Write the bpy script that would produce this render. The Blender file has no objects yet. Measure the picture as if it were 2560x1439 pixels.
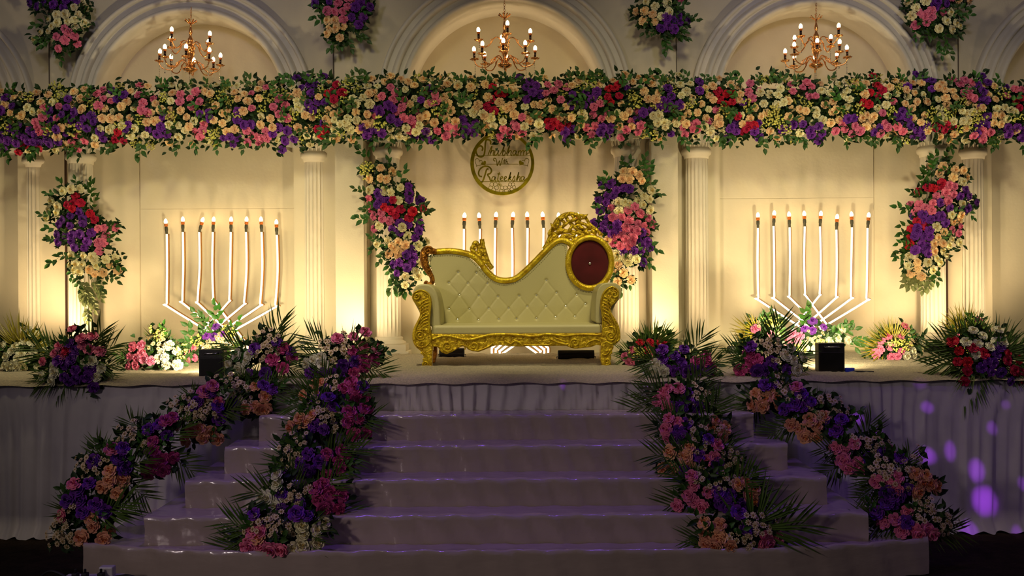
import bpy, bmesh, math, random
import numpy as np
from mathutils import Vector, Matrix, Quaternion

RND = random.Random(11)
PI = math.pi
COL = bpy.context.scene.collection
SC = bpy.context.scene

# ------------------------------------------------------------------ camera
F, CX, CY = 2377.0, 1280.0, 719.5          # focal length and centre in pixels of the 2560x1439 frame
CAMZ, ROLL = 1.935, math.radians(0.36)
cam_d = bpy.data.cameras.new('camera')
cam_d.sensor_fit = 'HORIZONTAL'; cam_d.sensor_width = 36.0; cam_d.lens = F / 2560.0 * 36.0
cam_d.clip_end = 200
cam = bpy.data.objects.new('camera', cam_d); COL.objects.link(cam)
_c, _s = math.cos(ROLL), math.sin(ROLL)
cam.matrix_world = Matrix(((_c, _s, 0, 0), (0, 0, -1, 0), (-_s, _c, 0, CAMZ), (0, 0, 0, 1)))
SC.camera = cam

def at(px, py, Y):
    """point of the place at depth Y that the photograph shows at pixel (px, py)"""
    u, v = (px - CX) / F, (CY - py) / F
    return Vector(((u * _c + v * _s) * Y, Y, CAMZ + (-u * _s + v * _c) * Y))

# ------------------------------------------------------------------ world, exposure, lights
w = bpy.data.worlds.new('night'); SC.world = w; w.use_nodes = True
w.node_tree.nodes['Background'].inputs[0].default_value = (0.66, 0.57, 0.66, 1)
w.node_tree.nodes['Background'].inputs[1].default_value = 0.056
vs = SC.view_settings
vs.view_transform = 'Standard'; vs.look = 'None'; vs.exposure = 0.0; vs.gamma = 1.0; vs.use_curve_mapping = False
try:
    SC.cycles.use_denoising = True
    SC.cycles.sample_clamp_indirect = 4.0
    SC.cycles.max_bounces = 4; SC.cycles.diffuse_bounces = 2; SC.cycles.glossy_bounces = 2; SC.cycles.transmission_bounces = 3
    SC.cycles.use_adaptive_sampling = True; SC.cycles.adaptive_threshold = 0.08
    SC.cycles.caustics_reflective = False; SC.cycles.caustics_refractive = False
except Exception:
    pass

def spot(name, loc, target, power, color, angle, blend=1.0, radius=0.12):
    d = bpy.data.lights.new(name, 'SPOT'); d.energy = power; d.color = color
    d.spot_size = math.radians(angle); d.spot_blend = blend; d.shadow_soft_size = radius
    o = bpy.data.objects.new(name, d); COL.objects.link(o); o.location = loc
    o.rotation_euler = (Vector(target) - Vector(loc)).to_track_quat('-Z', 'Y').to_euler()
    return o

# par lamps on the truss above the front of the stage, then added fills
KEY = (1.0, 0.87, 0.46)
for i, x in enumerate((-4.2, -1.5, 1.4, 4.1)):
    spot('truss_lamp', (x, 5.3, 5.6), (x * 1.02, 10.4, 2.0), 255, KEY, 68, 1.0, 0.30)
for x in (-3.7, -1.25, 1.2, 3.6):  # fill spots added overhead to brighten the front of the carpet
    spot('carpet_fill', (x, 7.15, 5.7), (x, 8.75, 1.2), 290, (1.0, 0.85, 0.50), 43, 0.8, 0.15)
for x in (-3.0, 3.0):  # cool lilac fill added to lift the upper wall, no known fixture
    spot('upper_wall_fill', (x, 4.6, 5.9), (x * 1.15, 10.4, 5.3), 150, (0.74, 0.68, 0.92), 62, 1.0, 0.3)
# violet wash from the truss straight above the stairs
for x in (-1.6, 1.6):
    spot('violet_wash', (x, 6.75, 6.2), (x * 0.9, 6.62, 0.6), 215, (0.26, 0.09, 1.0), 44, 1.0, 0.2)
spot('violet_side_wash', (5.2, 3.4, 5.0), (3.9, 7.4, 0.5), 60, (0.40, 0.12, 1.0), 44, 1.0, 0.2)
# added warm fill from the audience side for the skirt and risers
spot('front_fill', (-6.0, -0.5, 4.2), (0.4, 7.5, 1.2), 430, (1.0, 0.82, 0.78), 56, 1.0, 0.4)

# ------------------------------------------------------------------ materials
def lin(r, g, b):
    f = lambda c: (c / 255 / 12.92) if c / 255 <= 0.04045 else ((c / 255 + 0.055) / 1.055) ** 2.4
    return (f(r), f(g), f(b), 1)

MATS = {}
def mat(name, rgb, rough=0.6, metal=0.0, spec=0.5, var=0.0, vscale=6.0, bump=0.0, bscale=40.0, obj_var=0.0,
        emit=None, estr=0.0, sheen=0.0, rgb2=None, trans=0.0, coat=0.0, alpha=1.0, stretch=None):
    if name in MATS: return MATS[name]
    m = bpy.data.materials.new(name); m.use_nodes = True
    nt = m.node_tree; N = nt.nodes; L = nt.links
    b = N['Principled BSDF']
    base = lin(*rgb)
    b.inputs['Base Color'].default_value = base
    b.inputs['Roughness'].default_value = rough
    b.inputs['Metallic'].default_value = metal
    b.inputs['Specular IOR Level'].default_value = spec
    b.inputs['Sheen Weight'].default_value = sheen
    b.inputs['Coat Weight'].default_value = coat
    b.inputs['Transmission Weight'].default_value = trans
    tc = N.new('ShaderNodeTexCoord')
    mp = N.new('ShaderNodeMapping'); L.new(tc.outputs['Object'], mp.inputs[0])
    if stretch: mp.inputs['Scale'].default_value = stretch
    col_out = None
    if var > 0 or rgb2:
        n = N.new('ShaderNodeTexNoise'); n.inputs['Scale'].default_value = vscale; n.inputs['Detail'].default_value = 5
        L.new(mp.outputs[0], n.inputs['Vector'])
        cr = N.new('ShaderNodeValToRGB')
        c2 = lin(*rgb2) if rgb2 else tuple(c * (1 - var) for c in base[:3]) + (1,)
        cr.color_ramp.elements[0].position = 0.35; cr.color_ramp.elements[1].position = 0.68
        cr.color_ramp.elements[0].color = c2; cr.color_ramp.elements[1].color = base
        L.new(n.outputs['Fac'], cr.inputs[0]); col_out = cr.outputs[0]
    if obj_var > 0:
        oi = N.new('ShaderNodeObjectInfo'); hs = N.new('ShaderNodeHueSaturation')
        mr = N.new('ShaderNodeMapRange'); mr.inputs['To Min'].default_value = 1 - obj_var; mr.inputs['To Max'].default_value = 1 + obj_var * 0.6
        L.new(oi.outputs['Random'], mr.inputs['Value']); L.new(mr.outputs[0], hs.inputs['Value'])
        mh = N.new('ShaderNodeMapRange'); mh.inputs['To Min'].default_value = 0.5 - obj_var * 0.05; mh.inputs['To Max'].default_value = 0.5 + obj_var * 0.05
        L.new(oi.outputs['Random'], mh.inputs['Value']); L.new(mh.outputs[0], hs.inputs['Hue'])
        if col_out: L.new(col_out, hs.inputs['Color'])
        else: hs.inputs['Color'].default_value = base
        col_out = hs.outputs[0]
    if col_out: L.new(col_out, b.inputs['Base Color'])
    if bump > 0:
        n2 = N.new('ShaderNodeTexNoise'); n2.inputs['Scale'].default_value = bscale; n2.inputs['Detail'].default_value = 4
        L.new(mp.outputs[0], n2.inputs['Vector'])
        bp = N.new('ShaderNodeBump'); bp.inputs['Strength'].default_value = bump; bp.inputs['Distance'].default_value = 0.02
        L.new(n2.outputs['Fac'], bp.inputs['Height']); L.new(bp.outputs[0], b.inputs['Normal'])
    if emit:
        b.inputs['Emission Color'].default_value = lin(*emit); b.inputs['Emission Strength'].default_value = estr
    MATS[name] = m
    return m

paint = mat('cream_wall_paint', (226, 214, 186), 0.75, var=0.09, vscale=1.6, bump=0.12, bscale=60)
board = mat('cream_board_paint', (229, 216, 186), 0.72, var=0.08, vscale=2.2, bump=0.10, bscale=25)
plaster = mat('white_column_plaster', (228, 218, 196), 0.6, var=0.06, vscale=8)
mould = mat('white_moulding_plaster', (226, 218, 202), 0.55, var=0.05, vscale=9)
carpet_m = mat('cream_shag_carpet', (214, 196, 158), 0.95, spec=0.1, var=0.35, vscale=70, bump=1.0, bscale=180, sheen=0.3)
cloth = mat('white_skirt_cloth', (214, 206, 212), 0.85, spec=0.2, var=0.10, vscale=5, bump=0.08, bscale=120)
vinyl = mat('white_stair_vinyl', (186, 168, 158), 0.22, spec=0.6, coat=0.4, var=0.10, vscale=3, bump=0.35, bscale=7, stretch=(0.6, 1.6, 1.6))
soil = mat('dark_lawn', (52, 40, 28), 0.95, var=0.5, vscale=9, bump=0.8, bscale=50, spec=0.1)
gold = mat('gold_leaf', (252, 226, 52), 0.34, metal=0.55, var=0.35, vscale=16, bump=0.35, bscale=70, rgb2=(196, 158, 22))
gold_carved = mat('carved_gold_leaf', (250, 218, 46), 0.36, metal=0.55, bump=1.0, bscale=34, rgb2=(176, 138, 18), vscale=26)
copper_gold = mat('copper_gold', (214, 146, 50), 0.34, metal=0.75, bump=0.8, bscale=45, rgb2=(110, 62, 14), vscale=24)
sign_gold = mat('mirror_gold_acrylic', (176, 160, 8), 0.26, metal=0.55, var=0.45, vscale=14)
brass = mat('rose_gold_metal', (244, 172, 104), 0.2, metal=0.85)
socket_dark = mat('dark_candle_tube', (70, 50, 44), 0.25, metal=0.7)
collar = mat('amber_collar', (214, 112, 26), 0.4)
bulb_m = mat('lit_bulb', (255, 240, 210), 0.4, emit=(255, 214, 150), estr=15.0)
neon_m = mat('lit_neon_tube', (255, 244, 220), 0.4, emit=(255, 238, 200), estr=2.3)
neon_back = mat('amber_tube_backing', (176, 116, 40), 0.4)
holder = mat('grey_bulb_holder', (84, 82, 66), 0.5, metal=0.3)
crystal = mat('crystal_bead', (250, 245, 235), 0.05, spec=1.0, trans=0.85)
leather = mat('cream_leather', (198, 190, 136), 0.42, spec=0.45, bump=0.06, bscale=120)
velvet = mat('maroon_velvet', (88, 18, 24), 0.85, spec=0.15, sheen=0.35, var=0.3, vscale=7)
silver = mat('silver_stud', (225, 225, 225), 0.2, metal=0.9)
black = mat('black_plastic', (22, 20, 22), 0.45, bump=0.15, bscale=140)
blackmetal = mat('black_metal', (30, 28, 28), 0.35, metal=0.5)
lens_m = mat('flood_lens', (255, 236, 200), 0.3, emit=(255, 210, 140), estr=6.0)
chrome = mat('dark_chrome', (140, 140, 150), 0.2, metal=1.0)
blue_m = mat('blue_plug', (30, 50, 190), 0.4)
rubber = mat('black_rubber', (14, 13, 13), 0.6)
wood = mat('orange_wood', (150, 78, 34), 0.6, var=0.3, vscale=10)
white_m = mat('white_plastic', (190, 184, 180), 0.4)
pot_m = mat('dark_green_pot', (40, 46, 34), 0.7)
RC = {'P': ('purple_rose', (116, 44, 160)), 'pe': ('peach_rose', (250, 214, 160)), 'cr': ('cream_rose', (244, 236, 188)),
      'pk': ('pink_rose', (236, 126, 160)), 'rd': ('red_rose', (204, 22, 62)), 'w': ('white_rose', (232, 228, 200)),
      'bl': ('blush_rose', (238, 172, 132)), 'mg': ('magenta_rose', (206, 76, 140))}
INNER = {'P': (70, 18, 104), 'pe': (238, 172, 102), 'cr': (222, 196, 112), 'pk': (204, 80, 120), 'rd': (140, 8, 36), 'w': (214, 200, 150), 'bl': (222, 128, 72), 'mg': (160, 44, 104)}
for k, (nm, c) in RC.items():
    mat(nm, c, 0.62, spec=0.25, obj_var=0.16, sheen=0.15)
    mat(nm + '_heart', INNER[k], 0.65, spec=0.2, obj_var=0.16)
leaf_m = mat('green_leaf', (62, 104, 34), 0.5, var=0.35, vscale=12, obj_var=0.3, spec=0.4)
leaf_dark = mat('dark_leaf', (38, 66, 26), 0.6, var=0.4, vscale=9, spec=0.3)
leaf_pale = mat('pale_variegated_leaf', (132, 140, 84), 0.55, var=0.3, vscale=20, obj_var=0.2)
palm_m = mat('palm_leaf', (86, 112, 40), 0.5, var=0.3, vscale=5, obj_var=0.25, spec=0.4)
palm_y = mat('yellow_palm_leaf', (180, 164, 52), 0.5, var=0.3, vscale=5, obj_var=0.2)
sprig_m = mat('lime_berry', (218, 214, 108), 0.6, obj_var=0.2)
daisy_m = mat('daisy_petal', (226, 202, 160), 0.6)
daisy_c = mat('daisy_centre', (150, 120, 40), 0.7)

# ------------------------------------------------------------------ mesh helpers
class MB:
    def __init__(s): s.v = []; s.f = []; s.mi = []; s.m = 0
    def add(s, vs_, fs):
        o = len(s.v); s.v += [tuple(q) for q in vs_]
        for f in fs: s.f.append(tuple(i + o for i in f)); s.mi.append(s.m)
    def box(s, x0, x1, y0, y1, z0, z1):
        s.add([(x0, y0, z0), (x1, y0, z0), (x1, y1, z0), (x0, y1, z0), (x0, y0, z1), (x1, y0, z1), (x1, y1, z1), (x0, y1, z1)],
              [(0, 3, 2, 1), (4, 5, 6, 7), (0, 1, 5, 4), (1, 2, 6, 5), (2, 3, 7, 6), (3, 0, 4, 7)])
    def tube(s, path, r, seg=8, closed=False, squash=None, caps=True):
        P = [Vector(p) for p in path]; n = len(P)
        rs = r if isinstance(r, (list, tuple)) else [r] * n
        o = []; up = None
        for i in range(n):
            a = P[(i - 1) % n] if (closed or i > 0) else P[i]
            b = P[(i + 1) % n] if (closed or i < n - 1) else P[i]
            t = (b - a)
            if t.length < 1e-9: t = Vector((0, 0, 1))
            t.normalize()
            if up is None:
                up = Vector((0, 1, 0)) if abs(t.y) < 0.9 else Vector((1, 0, 0))
            e1 = up - t * up.dot(t)
            if e1.length < 1e-6: e1 = t.orthogonal()
            e1.normalize(); up = e1; e2 = t.cross(e1)
            for k in range(seg):
                a_ = 2 * PI * k / seg
                q = (squash or 1.0)
                o.append(P[i] + e1 * (math.cos(a_) * rs[i] * q) + e2 * (math.sin(a_) * rs[i]))
        f = []
        for i in range(n if closed else n - 1):
            j = (i + 1) % n
            for k in range(seg):
                k2 = (k + 1) % seg
                f.append((i * seg + k, i * seg + k2, j * seg + k2, j * seg + k))
        if not closed and caps:
            f.append(tuple(range(seg))[::-1]); f.append(tuple(range((n - 1) * seg, n * seg)))
        s.add(o, f)
    def lathe(s, prof, seg=16, c=(0, 0, 0), caps=True):
        o = []; n = len(prof); cx, cy, cz = c
        for r, z in prof:
            for k in range(seg):
                a = 2 * PI * k / seg; o.append((cx + r * math.cos(a), cy + r * math.sin(a), cz + z))
        f = []
        for i in range(n - 1):
            for k in range(seg):
                k2 = (k + 1) % seg; f.append((i * seg + k, i * seg + k2, (i + 1) * seg + k2, (i + 1) * seg + k))
        if caps:
            f.append(tuple(range(seg))[::-1]); f.append(tuple(range((n - 1) * seg, n * seg)))
        s.add(o, f)
    def prism(s, outline, y0, y1):
        """outline: list of (x, z), extruded along y"""
        n = len(outline)
        o = [(x, y0, z) for x, z in outline] + [(x, y1, z) for x, z in outline]
        f = [tuple(range(n))[::-1], tuple(range(n, 2 * n))] + [(i, (i + 1) % n, n + (i + 1) % n, n + i) for i in range(n)]
        s.add(o, f)
    def ball(s, c, r, seg=8, rings=5, sy=1.0):
        o = []; 
        for i in range(rings + 1):
            th = PI * i / rings
            for k in range(seg):
                a = 2 * PI * k / seg
                o.append((c[0] + r * math.sin(th) * math.cos(a), c[1] + sy * r * math.sin(th) * math.sin(a), c[2] + r * math.cos(th)))
        f = []
        for i in range(rings):
            for k in range(seg):
                k2 = (k + 1) % seg; f.append((i * seg + k, (i + 1) * seg + k, (i + 1) * seg + k2, i * seg + k2))
        s.add(o, f)
    def mesh(s, name, mats, smooth=False):
        me = bpy.data.meshes.new(name); me.from_pydata(s.v, [], s.f)
        for m in (mats if isinstance(mats, (list, tuple)) else [mats]): me.materials.append(m)
        if isinstance(mats, (list, tuple)) and len(mats) > 1: me.polygons.foreach_set('material_index', s.mi)
        me.validate(verbose=False)
        bm = bmesh.new(); bm.from_mesh(me); bmesh.ops.recalc_face_normals(bm, faces=bm.faces); bm.to_mesh(me); bm.free()
        if smooth: me.polygons.foreach_set('use_smooth', [True] * len(me.polygons))
        me.update()
        return me

def link(name, me, parent=None, loc=(0, 0, 0), quat=None, scale=None):
    o = bpy.data.objects.new(name, me); COL.objects.link(o); o.location = loc
    if quat is not None: o.rotation_mode = 'QUATERNION'; o.rotation_quaternion = quat
    if scale is not None: o.scale = (scale,) * 3 if isinstance(scale, (int, float)) else scale
    if parent is not None: o.parent = parent
    return o
def tag(o, label=None, cat=None, group=None, kind=None):
    if label: o['label'] = label
    if cat: o['category'] = cat
    if group: o['group'] = group
    if kind: o['kind'] = kind
    return o
def empty(name, loc, label=None, cat=None, group=None):
    o = bpy.data.objects.new(name, None); COL.objects.link(o); o.location = loc; o.empty_display_size = 0.1
    return tag(o, label, cat, group)
def part(name, mb, m, parent, smooth=False, origin=None, bevel=0.0, bseg=2, label=None):
    """mesh given in world coordinates, linked as a child of an unrotated root"""
    off = parent.location if parent is not None else Vector((0, 0, 0))
    if parent is not None and parent.parent is not None: off = parent.parent.location + parent.location
    if parent is not None:
        mb.v = [(x - off[0], y - off[1], z - off[2]) for x, y, z in mb.v]
    me = mb.mesh(name, m, smooth)
    o = link(name, me, parent)
    if bevel:
        md = o.modifiers.new('bevel', 'BEVEL'); md.width = bevel; md.segments = bseg; md.limit_method = 'ANGLE'; md.angle_limit = math.radians(35)
    if label: o['label'] = label
    return o
def copy_tree(o, parent=None):
    c = o.copy(); COL.objects.link(c)
    if parent is not None: c.parent = parent
    for ch in list(o.children): copy_tree(ch, c)
    return c
def smooth_path(pts, n=8, closed=False):
    P = [Vector(p) for p in pts]; out = []
    m = len(P)
    rng = range(m) if closed else range(m - 1)
    for i in rng:
        p0 = P[(i - 1) % m] if (closed or i > 0) else P[i]
        p1 = P[i]; p2 = P[(i + 1) % m]
        p3 = P[(i + 2) % m] if (closed or i + 2 < m) else P[(i + 1) % m]
        for k in range(n):
            t = k / n
            out.append(0.5 * ((2 * p1) + (p2 - p0) * t + (2 * p0 - 5 * p1 + 4 * p2 - p3) * t * t + (3 * p1 - p0 - 3 * p2 + p3) * t ** 3))
    if not closed: out.append(P[-1])
    return out

# ------------------------------------------------------------------ setting: ground, stage, stairs, walls
ZS = 1.20                     # stage height
mb = MB()
gx, gy = 40, 30
for j in range(gy + 1):
    for i in range(gx + 1):
        x = -20 + 40 * i / gx; y = -6 + 24 * j / gy
        mb.v.append((x, y, 0.012 * math.sin(x * 3.1 + y * 1.7) * math.cos(y * 2.3)))
for j in range(gy):
    for i in range(gx):
        a = j * (gx + 1) + i; mb.f.append((a, a + 1, a + gx + 2, a + gx + 1)); mb.mi.append(0)
g = link('floor', mb.mesh('floor', soil, True)); tag(g, 'dark lawn in front of the stage', kind='structure')

mb = MB(); mb.box(-7.2, 7.2, 7.56, 11.7, 0.0, ZS)
tag(link('stage_platform', mb.mesh('stage_platform', board)), 'raised stage platform under the carpet and skirt', kind='structure')

# shag carpet over the platform
mb = MB(); nx, ny = 420, 46
for j in range(ny + 1):
    for i in range(nx + 1):
        x = -7.1 + 14.2 * i / nx; y = 7.49 + 2.75 * j / ny
        z = ZS + 0.028 + 0.010 * math.sin(y * 23 + 0.6 * math.sin(x * 2)) + RND.uniform(-0.006, 0.006)
        if j == 0: z = ZS - 0.012 + 0.006 * math.sin(x * 17) ; y = 7.462
        elif j == ny: z = ZS + 0.001; y += 0.04 * math.sin(x * 3.3) + RND.uniform(-0.015, 0.015)
        mb.v.append((x, y, z))
for j in range(ny):
    for i in range(nx):
        a = j * (nx + 1) + i; mb.f.append((a, a + 1, a + nx + 2, a + nx + 1)); mb.mi.append(0)
tag(link('stage_carpet', mb.mesh('stage_carpet', carpet_m, True)), 'cream shaggy carpet covering the stage floor', 'carpet')

# pleated skirt along the stage front
mb = MB(); nx, nz = 1500, 14
ph = [RND.uniform(0, 6.28) for _ in range(6)]
def pleat(x):
    t = x * 8.6 + 0.9 * math.sin(x * 1.3 + ph[0]) + 0.5 * math.sin(x * 3.7 + ph[1])
    f = t - math.floor(t)
    saw = (f / 0.78) if f < 0.78 else (1 - (f - 0.78) / 0.22)
    return (saw ** 1.3) * 0.75 + 0.25 * math.sin(x * 31 + ph[2]) * 0.5
def fold(x):
    return 0.5 * math.sin(x * 13 + ph[3] + 1.3 * math.sin(x * 2.1)) + 0.5 * math.sin(x * 29 + ph[4] + 2 * math.sin(x * 3.3)) + 0.25 * math.sin(x * 61 + ph[5])
for j in range(nz + 1):
    t = j / nz; z = ZS - 0.004 - t * (ZS - 0.012)
    for i in range(nx + 1):
        x = -7.0 + 14.0 * i / nx
        amp = min(1, t / 0.06) * 0.046
        side = min(1, max(0, (abs(x + 0.05) - 1.75) / 0.5))
        xs = x + (min(t, .25) * 0.45 + 0.06 * t) * math.sin(x * 1.9 + 0.7)
        p = pleat(xs) * (1 - 0.65 * side) + (0.5 + 0.5 * fold(xs)) * 0.9 * side * (0.4 + 0.9 * t)
        y = 7.528 - amp * p - 0.04 * t * side - (0.06 * (t - 0.95) / 0.05 if t > 0.95 else 0)
        mb.v.append((x, y, z + (0.01 * math.sin(x * 40) if j == nz else 0)))
for j in range(nz):
    for i in range(nx):
        a = j * (nx + 1) + i; mb.f.append((a, a + nx + 1, a + nx + 2, a + 1)); mb.mi.append(0)
tag(link('stage_skirt', mb.mesh('stage_skirt', cloth, True)), 'white pleated cloth skirt hung along the stage front', 'stage skirt')

# five vinyl covered steps, wider towards the ground
SX = -0.05
ST_Y = [7.5 - 0.27 * n for n in range(6)]
ST_Z = [1.2] + [0.973 - 0.19 * k for k in range(5)]
ST_W = [0, 1.88, 2.06, 2.257, 2.444, 2.84]
stairs = empty('stage_stairs', (SX, 6.8, 0), 'five white vinyl covered steps leading up to the stage', 'stairs')
def step_mesh(n):
    W = ST_W[n]; yf = ST_Y[n]; z1 = ST_Z[n]
    mb = MB(); nx = 150
    wr = [RND.uniform(0, 6.28) for _ in range(5)]
    rows = []
    def front(x):
        t = abs(x) / W
        return yf + (0.24 * max(0, (t - 0.55) / 0.45) ** 1.6 if n == 5 else 0.0)
    def wz(x, k): return 0.0035 * math.sin(x * 7 + wr[0] + k) + 0.0025 * math.sin(x * 17 + wr[1] + 2 * k)
    prof = [(0.0, 0.0), (-0.004, 0.3), (0.0, 0.6), (-0.004, 0.85), (-0.003, 0.96), (0.008, 1.0)]
    for k, (dy, t) in enumerate(prof):
        z = (z1 - (ST_Z[n + 1] if n < 5 else 0.0) + 0.03) * t + ((ST_Z[n + 1] - 0.03) if n < 5 else 0.0)
        rows.append([(SX - W + 2 * W * i / nx, front(-W + 2 * W * i / nx) + dy + 2.2 * wz(i * 0.11, k * 0.7), z + (wz(i * .1, 0) if k > 3 else 0)) for i in range(nx + 1)])
    for s_ in (0.25, 0.6, 1.0):
        rows.append([(SX - W + 2 * W * i / nx, front(-W + 2 * W * i / nx) + s_ * 0.27, z1 + wz(i * 0.1, s_ * 4)) for i in range(nx + 1)])
    rows.append([(SX - W + 2 * W * i / nx, 7.52, z1) for i in range(nx + 1)])
    o = [q for r in rows for q in r]; f = []
    for j in range(len(rows) - 1):
        for i in range(nx):
            a = j * (nx + 1) + i; f.append((a, a + 1, a + nx + 2, a + nx + 1))
    mb.add(o, f)
    zb = 0.0
    for sgn, i in ((-1, 0), (1, nx)):
        ring = [r[i] for r in rows]
        base = [(ring[0][0], ring[0][1], zb), (ring[0][0], 7.52, zb)]
        pts = [base[0]] + ring + [base[1]]
        mb.add(pts, [tuple(range(len(pts)))])
    return mb
for n in range(1, 6):
    part('step', step_mesh(n), vinyl, stairs, smooth=True)

# --- back walls
RIN, ROUT, ZARCH = 1.049, 1.372, 3.961
ZTOP = 5.9
def pxx(px, py, Y): return at(px, py, Y).x
BAYS = {  # name: (arch centre px, py), front Y, back Y, left px, right px (panel edges at py 150)
    'wall_center': ((1263, 252), 10.30, 10.75, 834, 1690),
    'wall_left': ((480, 272), 10.65, 11.02, 122, 834),
    'wall_right': ((2036, 256), 10.50, 10.87, 1690, 2395),
    'wall_outer_left': ((-206, 280), 10.95, 11.32, -700, 122),
    'wall_outer_right': ((2730, 260), 10.70, 11.07, 2395, 3200),
}
LABELW = {'wall_center': 'cream arched wall behind the gold sofa', 'wall_left': 'cream arched wall left of the sofa bay',
          'wall_right': 'cream arched wall right of the sofa bay', 'wall_outer_left': 'cream arched wall at the left picture edge',
          'wall_outer_right': 'cream arched wall at the right picture edge'}
ARCH = {}
for nm, ((cx, cy), yf, yb, l, r) in BAYS.items():
    xc = at(cx, cy, yf).x; x0 = pxx(l, 150, yf); x1 = pxx(r, 150, yf)
    if nm == 'wall_center': x0 = pxx(838, 500, yf); x1 = pxx(1695, 500, yf)
    ARCH[nm] = (xc, yf, yb, x0, x1)
    mb = MB(); n = 48; th = 0.05; rr = ROUT - 0.03
    zimp = 3.55
    pts = [(xc - rr * math.cos(PI * i / n), ZARCH + rr * math.sin(PI * i / n)) for i in range(n + 1)]
    outl = [(x0, ZTOP), (x0, zimp), (xc - rr, zimp)] + pts + [(xc + rr, zimp), (x1, zimp), (x1, ZTOP)]
    # strips: every strip a quad from arc to the top edge
    for i in range(n):
        a, b = pts[i], pts[i + 1]
        mb.prism([a, b, (b[0], ZTOP), (a[0], ZTOP)], yf, yf + th)
    mb.prism([(x0, zimp), (xc - rr, zimp), (xc - rr, ZTOP), (x0, ZTOP)], yf, yf + th)
    mb.prism([(xc + rr, zimp), (x1, zimp), (x1, ZTOP), (xc + rr, ZTOP)], yf, yf + th)
    if nm == 'wall_center':   # piers run down to the stage
        for a, b in ((838, 909), (1629, 1695)):
            xa, xb = pxx(a, 500, yf), pxx(b, 500, yf)
            mb.box(xa, xb, yf, yf + 0.42, ZS, zimp + 0.001)
    root = link(nm, mb.mesh(nm, paint)); tag(root, LABELW[nm], kind='structure')
    # back wall of the bay
    mb = MB(); mb.box(x0 - 0.55, x1 + 0.55, yb, yb + 0.06, ZS, ZTOP)
    link('back_panel', mb.mesh('back_panel', board), root)
    # arch moulding swept round the opening
    prof = [(1.372, 0.0), (1.372, .045), (1.366, .068), (1.352, .082), (1.335, .082), (1.322, .068), (1.316, .045), (1.300, .040), (1.262, .040),
            (1.254, .058), (1.242, .088), (1.224, .104), (1.204, .104), (1.190, .088), (1.182, .056), (1.166, .050), (1.136, .050), (1.130, .066), (1.120, .090), (1.104, .106), (1.082, .106),
            (1.068, .094), (1.060, .070), (1.049, .055), (1.049, -(yb - yf))]
    path = [(0, -0.45)] + [(PI * i / 64, 0) for i in range(65)] + [(PI, -0.45)]
    o = []; f = []; m_ = len(prof)
    for ang, dz in path:
        for rad, pr in prof:
            o.append((xc + rad * math.cos(ang), yf - pr, ZARCH + rad * math.sin(ang) + dz))
    for i in range(len(path) - 1):
        for k in range(m_ - 1):
            f.append((i * m_ + k, i * m_ + k + 1, (i + 1) * m_ + k + 1, (i + 1) * m_ + k))
    mb = MB(); mb.add(o, f)
    ao = link('arch_moulding', mb.mesh('arch_moulding', mould, True), root)
    md = ao.modifiers.new('split', 'EDGE_SPLIT'); md.split_angle = math.radians(50)
# raised boards in the side bays
for nm, (l, r), (s0, s1) in (('wall_left', (356, 815), 522), ('wall_right', (1722, 2180), 505)) if False else (('wall_left', (356, 815), (522, 0)), ('wall_right', (1722, 2180), (505, 0))):
    root = bpy.data.objects[nm]; yb = ARCH[nm][2]
    xa, xb = pxx(l, 600, yb), pxx(r, 600, yb); zs = at(600, s0, yb).z
    for z0, z1 in ((ZS, zs - 0.0008), (zs + 0.0008, 3.75)):
        mb = MB(); mb.box(xa, xb, yb - 0.055, yb + 0.01, z0, z1)
        o = link('board', mb.mesh('board', board), root)
        md = o.modifiers.new('bevel', 'BEVEL'); md.width = 0.002
# dark joints where two walls meet
for nm, px, py, Y in (('trim_1', 165.5, 600, 11.0), ('trim_2', 2366, 600, 10.86)):
    p = at(px, py, Y); mb = MB(); mb.box(p.x - 0.007, p.x + 0.007, Y - 0.02, Y + 0.01, ZS, 3.7)
    tag(link(nm, mb.mesh(nm, mat('dark_joint', (70, 44, 26), 0.8))), 'dark vertical joint between two wall panels', kind='structure')

for nm, px, Y in (('trim_3', 122.5, 10.64), ('trim_4', 833, 10.295), ('trim_5', 1691, 10.295), ('trim_6', 2396, 10.49)):
    p = at(px, 150, Y); mb = MB(); mb.box(p.x - 0.004, p.x + 0.004, Y - 0.003, Y + 0.02, 3.6, ZTOP)
    tag(link(nm, mb.mesh(nm, mat('grey_joint', (96, 84, 72), 0.8))), 'thin dark joint between two upper wall panels', kind='structure')

# ------------------------------------------------------------------ columns
def fluted(r0, r1, z0, z1, fl=20, per=6, rows=14):
    o = []; f = []; seg = fl * per
    for j in range(rows + 1):
        t = j / rows; r = r0 + (r1 - r0) * t
        for k in range(seg):
            a = 2 * PI * k / seg; q = (k % per) / per
            d = 0.012 * (math.sin(PI * q) ** 0.6 if q > 0 else 0)
            if j in (0, rows): d = 0
            o.append(((r - d) * math.cos(a), (r - d) * math.sin(a), z0 + (z1 - z0) * (t if 0 < j < rows else t)))
    for j in range(rows):
        for k in range(seg):
            k2 = (k + 1) % seg; f.append((j * seg + k, j * seg + k2, (j + 1) * seg + k2, (j + 1) * seg + k))
    mb = MB(); mb.add(o, f); return mb
Hc = 3.60 - ZS
shaft_me = fluted(0.135, 0.128, 0.20, 2.20).mesh('shaft', plaster)
mb = MB(); mb.lathe([(0.135, 2.17), (0.140, 2.20), (0.160, 2.215), (0.168, 2.24), (0.166, 2.262), (0.150, 2.28), (0.140, 2.29), (0.142, 2.33), (0.158, 2.37), (0.176, 2.40), (0.178, 2.42), (0.10, 2.425)], 40)
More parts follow.
